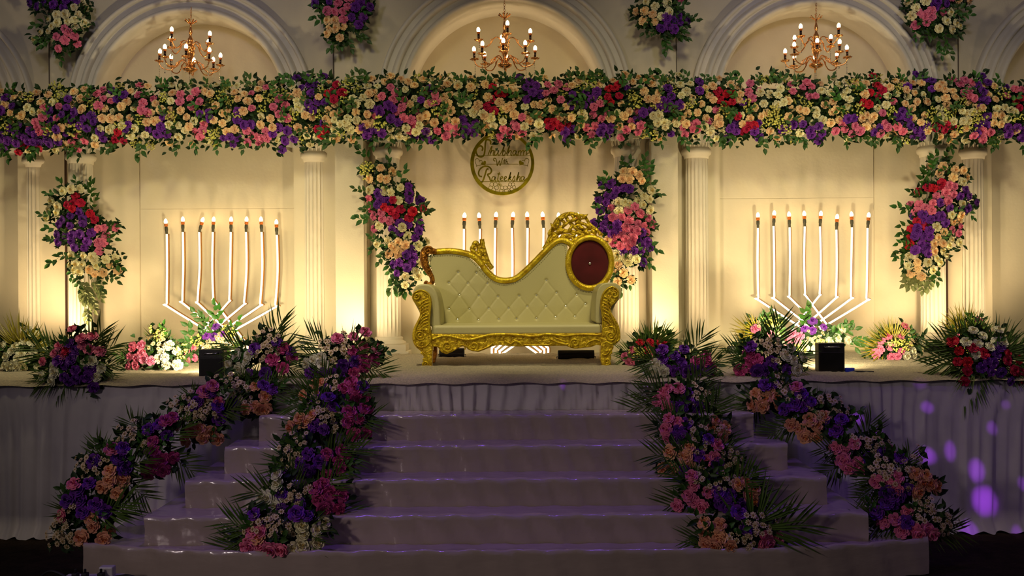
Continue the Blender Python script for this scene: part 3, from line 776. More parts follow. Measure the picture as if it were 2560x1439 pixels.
# ------------------------------------------------------------------ round name sign
SY = 10.55; SO, SS = (1150, 320), 8.0
def sp(x, y, dy=0.0): return at(SO[0] + x / SS, SO[1] + y / SS, SY) + Vector((0, dy, 0))
cs = sp(845, 705)
sign = empty('name_sign', (cs.x, SY, cs.z), 'round gold name sign with script lettering hung on the wall above the sofa', 'sign')
def ribbon(mb, pts, wdt, n=5, closed=False):
    P = smooth_path([sp(x, y) for x, y in pts], n, closed); m = len(P)
    L_ = []; R_ = []
    for i in range(m):
        a = P[(i - 1) % m] if (closed or i > 0) else P[i]; b = P[(i + 1) % m] if (closed or i < m - 1) else P[i]
        t = b - a; nrm = Vector((-t.z, 0, t.x)); nrm.normalize(); L_.append(P[i] + nrm * wdt / 2); R_.append(P[i] - nrm * wdt / 2)
    o = []
    for i in range(m):
        o += [L_[i] + Vector((0, -0.006, 0)), R_[i] + Vector((0, -0.006, 0)), R_[i] + Vector((0, 0.006, 0)), L_[i] + Vector((0, 0.006, 0))]
    f = []
    for i in range(m if closed else m - 1):
        j = (i + 1) % m
        for k in range(4): f.append((i * 4 + k, i * 4 + (k + 1) % 4, j * 4 + (k + 1) % 4, j * 4 + k))
    if not closed: f += [(0, 1, 2, 3), ((m - 1) * 4 + 3, (m - 1) * 4 + 2, (m - 1) * 4 + 1, (m - 1) * 4)]
    mb.add(o, f)
mb = MB()
ring_o = [(845 + 640 * math.cos(2 * PI * k / 96), 705 + 640 * math.sin(2 * PI * k / 96)) for k in range(96)]
ring_i = [(850 + 572 * math.cos(2 * PI * k / 96), 698 + 578 * math.sin(2 * PI * k / 96)) for k in range(96)]
o = [];
for (a, b), (c, d_) in zip(ring_o, ring_i): o += [sp(a, b, -0.012), sp(c, d_, -0.012), sp(c, d_, 0.012), sp(a, b, 0.012)]
mb.add(o, [(i * 4 + k, i * 4 + (k + 1) % 4, ((i + 1) % 96) * 4 + (k + 1) % 4, ((i + 1) % 96) * 4 + k) for i in range(96) for k in range(4)])
part('ring', mb, sign_gold, sign, bevel=0.003)
K1, K2 = 0.0145, 0.0105
W1 = [([(610, 330), (612, 270), (580, 236), (530, 238), (508, 300), (502, 390), (495, 470), (478, 540), (430, 575), (370, 563), (332, 512), (322, 450), (350, 388), (400, 357), (442, 372), (455, 412), (440, 455)], K1 * 1.25),
      ([(560, 548), (598, 440), (640, 362), (625, 440), (598, 545)], K2), ([(606, 505), (650, 447), (676, 462), (662, 530), (690, 540)], K2),
      ([(704, 442), (692, 520), (712, 546), (750, 505), (772, 442)], K2), ([(772, 442), (760, 530), (795, 540)], K2),
      ([(800, 530), (850, 440), (886, 352), (870, 420), (850, 530), (890, 538), (906, 482), (880, 452), (856, 485)], K2),
      ([(920, 530), (960, 430), (990, 352), (972, 440), (950, 548)], K2), ([(958, 505), (1000, 450), (1026, 466), (1015, 532), (1045, 540)], K2),
      ([(1122, 462), (1082, 452), (1056, 500), (1075, 541), (1110, 512), (1126, 456), (1120, 530), (1150, 536)], K2),
      ([(1168, 450), (1160, 545)], K2), ([(1164, 495), (1200, 450), (1218, 470), (1210, 545)], K2), ([(1214, 495), (1255, 447), (1276, 466), (1268, 545)], K2),
      ([(1272, 495), (1312, 447), (1335, 468), (1325, 530), (1375, 492)], K2), ([(280, 550), (560, 550), (1000, 550), (1405, 550)], 0.005)]
W2 = [([(705, 662), (672, 642), (680, 606), (715, 612), (736, 680), (746, 752), (792, 652), (802, 752), (852, 602)], K2 * 0.95),
      ([(862, 650), (858, 716)], K2 * .8), ([(892, 618), (886, 716)], K2 * .8), ([(872, 650), (908, 650)], K2 * .6), ([(924, 618), (916, 716)], K2 * .8), ([(918, 685), (942, 660), (952, 714), (975, 716)], K2 * .8),
      ([(520, 722), (800, 722), (1175, 722)], 0.005)]
W3 = [([(440, 970), (392, 958), (371, 900), (400, 822), (470, 772), (550, 766), (610, 802), (630, 860), (602, 908), (552, 930), (590, 990), (612, 1050), (645, 1040)], K1 * 1.15),
      ([(572, 816), (535, 828), (505, 920), (472, 1020), (440, 1080), (402, 1072), (375, 1030)], K1 * 1.2),
      ([(702, 980), (660, 972), (636, 1020), (655, 1056), (690, 1022), (706, 976), (700, 1050), (730, 1052)], K2), ([(790, 880), (766, 960), (750, 1050), (785, 1052)], K2), ([(748, 914), (808, 920)], K2),
      ([(800, 1030), (852, 992), (840, 966), (808, 1000), (820, 1050), (870, 1040)], K2), ([(878, 1030), (928, 988), (912, 966), (884, 1000), (895, 1052), (945, 1042)], K2),
      ([(958, 1052), (990, 960), (1016, 882), (1002, 960), (975, 1058)], K2), ([(980, 1010), (1024, 972), (1000, 1010), (1035, 1056)], K2),
      ([(1045, 1050), (1088, 958), (1098, 1010), (1085, 1056), (1055, 1052)], K2), ([(1118, 1054), (1150, 960), (1176, 882), (1162, 970), (1140, 1058)], K2), ([(1148, 1012), (1186, 970), (1202, 986), (1192, 1050), (1220, 1052)], K2),
      ([(1284, 976), (1240, 970), (1220, 1020), (1240, 1056), (1276, 1016), (1288, 976), (1282, 1052), (1340, 1000)], K2), ([(400, 1070), (800, 1070), (1300, 1070)], 0.006)]
for wd in (W1, W2, W3):
    mb = MB()
    for pts, k in wd: ribbon(mb, pts, k, 6)
    part('lettering', mb, sign_gold, sign)
def heart(cx, cy, s_, rot):
    P = []
    for k in range(24):
        t = 2 * PI * k / 24; x = 16 * math.sin(t) ** 3; y = -(13 * math.cos(t) - 5 * math.cos(2 * t) - 2 * math.cos(3 * t) - math.cos(4 * t))
        P.append((cx + s_ * (x * math.cos(rot) - y * math.sin(rot)), cy + s_ * (x * math.sin(rot) + y * math.cos(rot))))
    return P
for cx, cy, s_, rot, fill in ((370, 690, 5.2, .5, 0), (480, 705, 3.4, -.6, 1), (1310, 685, 5.2, -.5, 0), (1220, 700, 3.4, .6, 1), (760, 235, 4.4, .5, 0), (890, 225, 5.0, -.5, 0)):
    mb = MB(); P = heart(cx, cy, s_, rot)
    if fill: mb.prism([(sp(x, y).x, sp(x, y).z) for x, y in P], SY - 0.006, SY + 0.006)
    else: ribbon(mb, P, 0.006, 2, True)
    part('heart', mb, sign_gold, sign)
for cx, cy, R_ in ((672, 1175, 100), (875, 1238, 92), (1032, 1168, 84), (790, 1130, 36), (995, 1275, 34)):
    mb = MB()
    for k in range(5 if R_ > 50 else 3):
        a = 2 * PI * k / (5 if R_ > 50 else 3) + 0.3
        P = [(cx + R_ * (0.18 * math.cos(a) + 0.0), cy + R_ * 0.18 * math.sin(a))] + [(cx + R_ * (0.62 * math.cos(a) + 0.40 * math.cos(a + b)), cy + R_ * (0.62 * math.sin(a) + 0.40 * math.sin(a + b))) for b in (-1.9, -1.1, 0, 1.1, 1.9)]
        ribbon(mb, P, 0.0055, 3, True)
    part('flower_outline', mb, sign_gold, sign)

# ------------------------------------------------------------------ speakers, floodlights, cables
WARM = (1.0, 0.74, 0.42)
def flood_panel(px0, px1, py0, py1, Y, dpt, label, power, tx):
    """box floodlight standing upright with its back to the audience, lens towards the wall"""
    a, b = at(px0, py1, Y), at(px1, py0, Y); cx = (a.x + b.x) / 2
    root = empty('flood_panel', (cx, Y + dpt / 2, ZC - 0.005), label, 'floodlight', 'upright black floodlight boxes on the stage edge')
    mb = MB(); mb.box(a.x, b.x, Y, Y + dpt, ZC - 0.005, b.z); part('housing', mb, black, root, bevel=0.006)
    mb = MB(); m_ = 0.012; mb.box(a.x + m_, b.x - m_, Y - 0.004, Y + 0.004, ZC + 0.01, b.z - 0.075); part('back_plate', mb, blackmetal, root, bevel=0.003)
    mb = MB(); zc = b.z - 0.032; x0, x1 = a.x + 0.05, b.x - 0.05
    mb.tube(smooth_path([(x0, Y + 0.003, zc), (x0 + 0.006, Y - 0.022, zc), (x1 - 0.006, Y - 0.022, zc), (x1, Y + 0.003, zc)], 4), 0.006, 8); part('handle', mb, chrome, root, smooth=True, label='dark chrome handle')
    for xx in (x0, x1):
        mb = MB(); mb.lathe([(0.011, 0), (0.011, 0.006), (0.006, 0.009)], 10); mb.v = [(x + xx, -z + Y + 0.001, y + zc) for x, y, z in mb.v]; part('handle_mount', mb, blackmetal, root, smooth=True)
    for xx in (a.x + 0.03, b.x - 0.03):
        mb = MB(); mb.box(xx - 0.012, xx + 0.012, Y + 0.01, Y + dpt - 0.01, ZC - 0.014, ZC - 0.004); part('foot', mb, rubber, root)
    mb = MB(); mb.box(a.x + 0.015, b.x - 0.015, Y + dpt - 0.004, Y + dpt + 0.004, ZC + 0.015, b.z - 0.02); part('lens', mb, lens_m, root)
    spot('panel_beam', (cx, Y + dpt + 0.02, (ZC + b.z) / 2), (tx, 10.8, 2.55), power, PANEL, 128, 1.0, 0.10)
    return root
PANEL = (1.0, 0.83, 0.49)
flood_panel(497, 559, 873, 946, 7.72, 0.10, 'upright black floodlight box with handle on the left stage edge', 300, -3.9)
flood_panel(2047, 2112, 857, 933, 7.86, 0.10, 'upright black floodlight box with handle on the right stage edge', 300, 3.9)
mb = MB(); P = smooth_path([at(2110, 929, 7.84), at(2125, 930, 7.78), at(2150, 933, 7.74), at(2185, 937, 7.70)], 5)
for p in P: p.z = max(p.z, ZC + 0.008)
cbl = empty('power_cable', P[0], 'dark power cable with blue plug beside the right black box', 'cable')
mb.tube(P, 0.008, 6); part('cord', mb, rubber, cbl, smooth=True)
mb = MB(); q = at(2122, 928, 7.80); mb.box(q.x - 0.035, q.x + 0.035, 7.76, 7.80, ZC, ZC + 0.035); part('plug', mb, blue_m, cbl, bevel=0.006, label='blue plug')

def flood(px, py, Y, wd, label, power, target=None, spread=125, tilt=0.9, face=1):
    """LED floodlight lying on the floor, its lens turned up towards the wall"""
    p = at(px, py, Y); root = empty('floodlight', (p.x, Y, ZS + 0.001), label, 'floodlight', 'floodlights on the stage floor')
    h = 0.095; d = 0.07
    mb = MB(); mb.prism([(0, 0), (0, 0)], 0, 0) if False else None
    # cross-section in (y, z): a wedge housing leaning towards the wall
    sec = [(-0.055, 0.012), (0.02, 0.0), (0.06, 0.02), (0.03, h), (-0.03, h + 0.012), (-0.06, 0.05)]
    o = [(p.x - wd / 2, Y + a, ZS + 0.012 + b) for a, b in sec] + [(p.x + wd / 2, Y + a, ZS + 0.012 + b) for a, b in sec]; n = len(sec)
    mb.add(o, [tuple(range(n)), tuple(range(n, 2 * n))[::-1]] + [(i, n + i, n + (i + 1) % n, (i + 1) % n) for i in range(n)])
    part('housing', mb, black, root, bevel=0.006)
    for k in range(9):
        zz = ZS + 0.022 + k * 0.009
        mb = MB(); mb.box(p.x - wd / 2 + 0.01, p.x + wd / 2 - 0.01, Y - 0.068 + k * 0.002, Y - 0.05, zz, zz + 0.003); part('cooling_fin', mb, blackmetal, root)
    mb = MB(); mb.add([(p.x - wd / 2 + 0.015, Y + 0.0605, ZS + 0.04), (p.x + wd / 2 - 0.015, Y + 0.0605, ZS + 0.04), (p.x + wd / 2 - 0.015, Y + 0.036, ZS + h + 0.005), (p.x - wd / 2 + 0.015, Y + 0.036, ZS + h + 0.005)], [(0, 1, 2, 3)])
    part('lens', mb, lens_m, root)
    for s_ in (-1, 1):
        mb = MB(); mb.tube([(p.x + s_ * wd / 2, Y, ZS + 0.05), (p.x + s_ * (wd / 2 + 0.012), Y, ZS + 0.05), (p.x + s_ * (wd / 2 + 0.012), Y - 0.05, ZS + 0.012), (p.x + s_ * (wd / 2 + 0.012), Y + 0.06, ZS + 0.012)], 0.005, 5)
        part('bracket', mb, blackmetal, root, smooth=True)
    tgt = target or (p.x, Y + 0.8, ZS + 1.6)
    spot('flood_beam', (p.x, Y + 0.085, ZS + 0.10), tgt, power, WARM, spread, 0.9, 0.05)
    return root
flood(1440, 905, 9.42, 0.36, 'black floodlight under the sofa beside its right leg', 72)
flood(1130, 893, 9.85, 0.26, 'black floodlight under the sofa beside its left leg', 72)
flood(876, 905, 9.72, 0.30, 'black floodlight behind the flowers before the left pier', 60)
flood(1655, 905, 9.72, 0.30, 'black floodlight behind the flowers before the right pier', 60)
flood(150, 905, 10.15, 0.30, 'black floodlight before the paired columns at left', 50)
flood(2350, 895, 10.0, 0.30, 'black floodlight before the paired columns at right', 46)
flood(28, 915, 10.1, 0.30, 'black floodlight behind the white carnation bouquet', 60)
flood(2540, 895, 9.9, 0.30, 'black floodlight behind the red and purple bouquet', 60)
flood(690, 900, 10.0, 0.26, 'black floodlight behind the flowers right of the left neon candelabra', 16)
flood(1850, 890, 9.95, 0.26, 'black floodlight left of the right neon candelabra', 16)
flood(2235, 885, 10.2, 0.26, 'black floodlight behind the small pink bouquet at right', 10)
flood(385, 905, 10.25, 0.26, 'black floodlight behind the small pink bouquet at left', 10)

# disco dots thrown on the right half of the skirt by a small violet dot lamp hung far out front
DOT = (1.6, 1.8, 3.4)
dots = [(1600, 995, .9, 1.3), (1408, 957, .6, 1.0), (1620, 958, .5, .9), (2318, 1018, 1.0, 1.3), (2480, 1070, .9, 1.2), (2315, 1140, 1.6, 2.0), (2375, 1128, 1.2, 1.6), (2440, 1178, 1.8, 1.9), (2460, 1255, 2.6, 2.2),
        (2420, 1328, 1.6, 1.9), (2140, 1045, 1.1, 1.5), (2195, 1088, 1.2, 1.5), (2555, 1210, 1.0, 1.3), (2515, 1010, .5, 1.2), (2300, 955, .35, 1.3), (2540, 1340, .9, 1.4), (1755, 925, .6, 1.0)]
for x, y, pw, an in dots:
    do = spot('disco_dot', DOT, at(x, y, 7.5 if y < 1320 else 7.44), 620 * pw, (0.42, 0.06, 1.0), an, 1.0, 0.01); do.scale = (RND.uniform(.55, 1.0), RND.uniform(.6, 1.2), 1)

# extension box and cables on the lawn at the lower left
q = at(225, 1425, 5.95)
eb = empty('extension_box', (q.x, 5.95, 0.0), 'orange wooden extension box with white lid on the lawn at lower left', 'extension box')
mb = MB(); mb.box(q.x - 0.17, q.x + 0.16, 5.88, 6.06, 0.015, 0.115); part('case', mb, wood, eb, bevel=0.006)
mb = MB(); mb.box(q.x - 0.19, q.x + 0.17, 5.87, 6.07, 0.115, 0.13); part('lid', mb, white_m, eb, bevel=0.004)
for dx in (-0.10, -0.04, 0.06):
    mb = MB(); mb.box(q.x + dx - 0.018, q.x + dx + 0.018, 5.95, 5.99, 0.13, 0.165); mb.tube([(q.x + dx, 5.97, 0.165), (q.x + dx, 5.97, 0.19)], 0.009, 6); part('plug', mb, rubber, eb, bevel=0.004)
mb = MB(); mb.box(q.x + 0.03, q.x + 0.12, 6.0, 6.06, 0.13, 0.19); part('adapter', mb, white_m, eb, bevel=0.008)
for k, pts in enumerate(([(0.10, -0.02, 0.12), (0.2, -0.08, 0.17), (0.32, -0.12, 0.18), (0.45, -0.16, 0.10), (0.52, -0.22, 0.012)],
                         [(0.06, -0.06, 0.10), (0.22, -0.16, 0.13), (0.36, -0.20, 0.16), (0.50, -0.22, 0.07), (0.62, -0.26, 0.012)],
                         [(-0.05, -0.08, 0.13), (-0.22, -0.06, 0.20), (-0.36, -0.02, 0.09), (-0.5, 0.02, 0.012)])):
    mb = MB(); P = smooth_path([(q.x + a, 5.95 + b, c) for a, b, c in pts], 8); mb.tube(P, 0.008, 6)
    o = link('cable', mb.mesh('cable', rubber, True)); tag(o, ['black cable looping right from the orange extension box', 'lower black cable arching right past the orange extension box', 'black cable running left off the orange extension box'][k], 'cable', 'cables on the lawn')

# ------------------------------------------------------------------ flower pieces (unit meshes, shared by every copy)
def rose_mesh(mname, seed):
    r = random.Random(seed); mb = MB()
    mb.lathe([(0.02, 0.0), (0.5, 0.05), (0.78, 0.30), (0.70, 0.55), (0.2, 0.6)], 10)           # body under the petals
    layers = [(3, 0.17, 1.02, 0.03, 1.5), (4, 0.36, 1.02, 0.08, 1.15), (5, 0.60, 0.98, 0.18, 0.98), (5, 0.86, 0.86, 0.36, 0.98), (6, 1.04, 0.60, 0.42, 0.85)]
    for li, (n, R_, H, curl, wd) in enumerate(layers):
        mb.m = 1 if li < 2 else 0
        a0 = r.uniform(0, 6.28)
        for k in range(n):
            a = a0 + 2 * PI * k / n + r.uniform(-.1, .1); h = H * r.uniform(.93, 1.07); rr = R_ * r.uniform(.94, 1.06)
            V = []; U = 5; T = 4
            for i in range(T + 1):
                t = i / T
                rad = rr * (0.35 + 0.65 * math.sin(t * PI / 2)) + (curl * 0.35 * max(0, t - 0.6) / 0.4)
                z = h * (t ** 0.8) - (curl * 0.25 * (max(0, t - 0.7) / 0.3) ** 2)
                for j in range(U):
                    s_ = j / (U - 1) * 2 - 1
                    wdt = wd * (0.55 + 0.45 * math.sin(PI * min(1, t * 0.9 + 0.1)))
                    an = a + s_ * wdt * 0.62
                    V.append((rad * math.cos(an), rad * math.sin(an), z - 0.10 * h * (s_ * s_) * t))
            mb.add(V, [(i * U + j, i * U + j + 1, (i + 1) * U + j + 1, (i + 1) * U + j) for i in range(T) for j in range(U - 1)])
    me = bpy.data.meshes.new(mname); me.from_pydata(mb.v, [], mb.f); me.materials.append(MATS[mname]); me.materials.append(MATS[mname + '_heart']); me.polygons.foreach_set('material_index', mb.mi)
    me.polygons.foreach_set('use_smooth', [True] * len(me.polygons)); me.update()
    return me
ROSE = {k: [rose_mesh(nm, 10 * i + j) for j in range(3)] for i, (k, (nm, c)) in enumerate(RC.items())}

def leaf_geo(mb, base, d, nrm, L_, W_, fold=0.25):
    d = d.normalized(); s_ = d.cross(nrm)
    if s_.length < 1e-4: s_ = d.orthogonal()
    s_.normalize(); n2 = s_.cross(d)
    P = lambda t, w_, h: base + d * (L_ * t) + s_ * (W_ * w_) + n2 * (h * W_)
    v = [P(0, 0, 0), P(.3, .42, fold), P(.3, 0, 0), P(.3, -.42, fold), P(.62, .40, fold * .8), P(.62, 0, -.05), P(.62, -.40, fold * .8), P(1, 0, -.25)]
    mb.add(v, [(0, 2, 1), (0, 3, 2), (1, 2, 5, 4), (2, 3, 6, 5), (4, 5, 7), (5, 6, 7)])
def plain_mesh(mb, name, mats, smooth=True):
    me = bpy.data.meshes.new(name); me.from_pydata(mb.v, [], mb.f)
    for m in (mats if isinstance(mats, (list, tuple)) else [mats]): me.materials.append(m)
    if isinstance(mats, (list, tuple)): me.polygons.foreach_set('material_index', mb.mi)
    if smooth: me.polygons.foreach_set('use_smooth', [True] * len(me.polygons))
    me.update(); return me
def spray_mesh(seed, n, m):                     # leafy twig along +X, faces +Z
    r = random.Random(seed); mb = MB()
    P = smooth_path([(0, 0, 0), (0.06, 0.01 * r.uniform(-1, 1), 0.012), (0.12, 0.02 * r.uniform(-1, 1), 0.01), (0.17, 0.03 * r.uniform(-1, 1), -0.01)], 4)
    mb.tube(P, 0.0022, 4)
    for i in range(n):
        t = 0.25 + 0.75 * i / (n - 1); p = P[int(t * (len(P) - 1))]; s_ = 1 if i % 2 else -1
        d = Vector((0.75, s_ * r.uniform(.6, 1.0), r.uniform(-.1, .35))) if i < n - 1 else Vector((1, 0.1, 0))
        leaf_geo(mb, p, d, Vector((r.uniform(-.3, .3), r.uniform(-.3, .3), 1)), r.uniform(.070, .098), r.uniform(.046, .060))
    return plain_mesh(mb, 'leaf_spray', m)
SPRAY = [spray_mesh(s_, 4 + s_ % 3, leaf_m) for s_ in range(5)]
SPRAYP = [spray_mesh(s_ + 9, 7, leaf_pale) for s_ in range(2)]
def palm_mesh(seed, m, fan=False):              # frond along +X, length 1, faces +Z
    r = random.Random(seed); mb = MB()
    P = smooth_path([(0, 0, 0), (0.3, 0, 0.03), (0.65, 0, 0.02), (0.95, 0, -0.06)], 4); mb.tube(P, [0.012 * (1 - .7 * i / (len(P) - 1)) for i in range(len(P))], 4)
    n = 10
    for i in range(n):
        t = (0.18 + 0.8 * i / n) if not fan else (0.20 + 0.25 * i / n); p = P[int(t * (len(P) - 1))]
        for s_ in (-1, 1):
            ang = (0.95 - 0.55 * i / n if not fan else 1.25 - 1.2 * i / n) * r.uniform(.85, 1.12)
            L_ = (0.50 * (0.55 + 0.75 * math.sin(PI * (0.15 + 0.7 * i / n))) if not fan else 0.72) * r.uniform(.8, 1.1)
            d = Vector((math.cos(ang), s_ * math.sin(ang), r.uniform(-.05, .2))).normalized(); sd = Vector((-d.y, d.x, 0)).normalized()
            W_ = 0.019; q1 = p + d * L_ * .5 + Vector((0, 0, .02)); q2 = p + d * L_ + Vector((0, 0, -0.06 * r.random()))
            mb.add([p - sd * W_ * .4, p + sd * W_ * .4, q1 + sd * W_, q1 + Vector((0, 0, -W_ * .8)), q1 - sd * W_, q2], [(0, 1, 2, 3), (0, 3, 4), (3, 2, 5), (4, 3, 5)])
    return plain_mesh(mb, 'palm_frond', m, False)
PALM = [palm_mesh(i, palm_m, i == 2) for i in range(3)]
PALMY = [palm_mesh(i + 5, palm_y, True) for i in range(2)]
def daisy_mesh(seed):
    r = random.Random(seed); mb = MB()
    for k in range(7):
        a = r.uniform(0, 6.28); rad = 0.060 * math.sqrt(r.random()); c = Vector((rad * math.cos(a), rad * math.sin(a), r.uniform(-.01, .03)))
        nz = Vector((c.x * 6, c.y * 6, 1)).normalized(); e1 = nz.orthogonal().normalized(); e2 = nz.cross(e1); R_ = r.uniform(.015, .019)
        mb.m = 0
        for j in range(8):
            b = 2 * PI * j / 8; d = e1 * math.cos(b) + e2 * math.sin(b); s_ = nz.cross(d)
            mb.add([c + d * R_ * .2, c + d * R_ * .75 + s_ * R_ * .26 + nz * .002, c + d * R_ * 1.05, c + d * R_ * .75 - s_ * R_ * .26 + nz * .002], [(0, 1, 2, 3)])
        mb.m = 1
        top = c + nz * 0.006; ring = [c + (e1 * math.cos(2 * PI * j / 6) + e2 * math.sin(2 * PI * j / 6)) * R_ * .32 + nz * .002 for j in range(6)]
        mb.add([top] + ring, [(0, 1 + j, 1 + (j + 1) % 6) for j in range(6)])
        mb.m = 2; mb.tube([c, Vector((c.x * .3, c.y * .3, -0.07))], 0.0016, 3, caps=False)
    return plain_mesh(mb, 'daisy_spray', [daisy_m, daisy_c, leaf_dark], False)
DAISY = [daisy_mesh(i) for i in range(3)]
def berry_mesh(seed):
    r = random.Random(seed); mb = MB()
    for k in range(34):
        a = r.uniform(0, 6.28); rad = 0.055 * math.sqrt(r.random()); c = Vector((rad * math.cos(a), rad * math.sin(a) * 1.2, r.uniform(-.01, .035))); q = r.uniform(.008, .0125)
        mb.m = 0; mb.add([c + Vector(v) * q for v in ((1, 0, 0), (-1, 0, 0), (0, 1, 0), (0, -1, 0), (0, 0, 1), (0, 0, -1))], [(0, 2, 4), (2, 1, 4), (1, 3, 4), (3, 0, 4), (2, 0, 5), (1, 2, 5), (3, 1, 5), (0, 3, 5)])
        if k % 3 == 0: mb.m = 1; mb.tube([c, Vector((c.x * .2, c.y * .2, -0.06))], 0.0016, 3, caps=False)
    return plain_mesh(mb, 'berry_sprig', [sprig_m, leaf_m], True)
BERRY = [berry_mesh(i) for i in range(3)]

def put(root, name, me, p, nrm, scale, spin=None):
    q = Vector(nrm).to_track_quat('Z', 'Y') @ Quaternion((0, 0, 1), RND.uniform(0, 6.28) if spin is None else spin)
    return link(name, me, root, Vector(p) - root.location, q, scale)
def put_dir(root, name, me, p, d, face, scale):
    """local +X along d, local +Z roughly along face"""
    d = Vector(d).normalized(); f_ = Vector(face); z = f_ - d * f_.dot(d)
    if z.length < 1e-4: z = d.orthogonal()
    z.normalize(); y = z.cross(d)
    q = Matrix((d, y, z)).transposed().to_quaternion()
    return link(name, me, root, Vector(p) - root.location, q, scale)
def flower(root, code, p, nrm, size=1.0):
    if code == 'dz': put(root, 'daisy_spray', RND.choice(DAISY), p, nrm, RND.uniform(.9, 1.15) * size)
    elif code == 'sg': put(root, 'berry_sprig', RND.choice(BERRY), p, nrm, RND.uniform(.95, 1.2) * size)
    else: put(root, RC[code][0], RND.choice(ROSE[code]), p, nrm, 0.0375 * RND.uniform(.86, 1.14) * size)
def foliage(root, pts, n, spread, back, m=None, Ls=(.05, .09)):
    mb = MB()
    for _ in range(n):
        p = Vector(RND.choice(pts)) + Vector((RND.gauss(0, spread), back + abs(RND.gauss(0, spread * .5)), RND.gauss(0, spread)))
        d = Vector((RND.uniform(-1, 1), RND.uniform(-.8, .1), RND.uniform(-.8, 1)))
        leaf_geo(mb, p - root.location, d, Vector((RND.uniform(-.5, .5), -1, RND.uniform(-.3, .6))), RND.uniform(*Ls), RND.uniform(.032, .05))
    o = link('foliage', plain_mesh(mb, 'foliage', m or leaf_dark), root); tag(o, kind='stuff'); return o
def parse(s_, off=(0, 0), sc=1.0):
    out = []
    for tok in s_.split(';'):
        t = tok.split()
        if len(t) >= 3: out.append((t[0], off[0] + float(t[1]) / sc, off[1] + float(t[2]) / sc, int(t[3]) if len(t) > 3 else 1))
    return out

def spaced(px, py, taken, dmin):
    """a free spot for one more bloom of a cluster"""
    best = None
    for _ in range(14):
        a = RND.uniform(0, 6.28); d = dmin * RND.uniform(.95, 1.5); x, y = px + d * math.cos(a), py + d * math.sin(a) * .9
        m = min([(x - q) ** 2 + (y - r) ** 2 for q, r in taken[-400:]] or [1e9])
        if best is None or m > best[0]: best = (m, x, y)
        if m > dmin * dmin: break
    return best[1], best[2]

# ------------------------------------------------------------------ the long garland
G1 = "P 50 740 1;P 20 830 3;pe 108 738 1;pe 90 850 4;pe 150 870 1;cr 210 810 1;cr 255 840 1;P 375 835 2;pe 280 705 1;pe 310 775 4;P 500 810 2;P 470 860 2;pe 560 695 3;pe 540 785 1;pe 635 675 1;pe 620 755 2;pe 625 815 1;pk 730 705 1;pk 780 745 1;pk 835 765 1;pk 740 795 1;P 880 745 3;pe 790 815 1;P 630 890 5;P 710 915 3;pe 770 885 1;pe 835 890 1;pe 895 885 1;pe 955 770 1;pe 985 690 1;pk 1045 720 2;pk 1075 775 3;pk 1065 830 1;pe 915 800 1;pe 980 885 1;cr 760 960 2;cr 840 960 3;pk 270 915 3;pk 325 885 2;pk 290 950 2;P 150 940 4;P 230 980 4;P 270 1005 2;P 190 1030 2;P 60 1050 4;P 10 1090 2;rd 185 1080 2;rd 240 1065 1;rd 300 1105 1;P 290 1065 2;P 360 1050 2;P 350 1000 2;pk 355 960 1;pe 465 955 1;pe 520 930 1;pe 430 1025 2;pk 575 1010 1;pk 640 1050 2;pk 540 1065 1;rd 885 990 1;rd 870 1040 2;rd 840 1080 1;P 965 930 1;P 945 970 1;cr 1020 960 3;pe 1135 850 1;pe 1170 780 2;pe 1205 830 2;cr 1280 760 2;pe 1300 705 1;pk 1430 740 6;pe 1360 830 1;pe 1405 880 1;cr 1340 940 4;pe 1105 915 2;pe 1190 900 1;P 1120 970 2;P 1210 950 3;P 1195 1005 1;pe 1420 950 1;pk 1475 985 2;pk 1520 975 1;pk 1500 1020 1;pe 1625 795 1;pe 1675 850 1;pe 1605 905 1;pe 1670 925 1;pe 1700 980 1;pe 1760 970 1;P 1570 845 2;P 1580 885 1;P 1780 900 3;pe 1765 700 1;pe 1790 745 1;pe 1835 710 1;pe 1860 765 1;pe 1825 835 1;pk 1890 815 1;pk 1850 975 2;pk 1900 1010 1;P 1680 1030 2;P 1725 1020 2;P 1890 930 1;pe 1585 710 1;sg 210 735;sg 40 960;sg 80 985;sg 390 985;sg 700 780;sg 720 860;sg 560 970;sg 1230 730;sg 1510 860;sg 1050 830;sg 1790 850;sg 910 930;sg 1580 1000;sg 420 650;sg 1280 880"
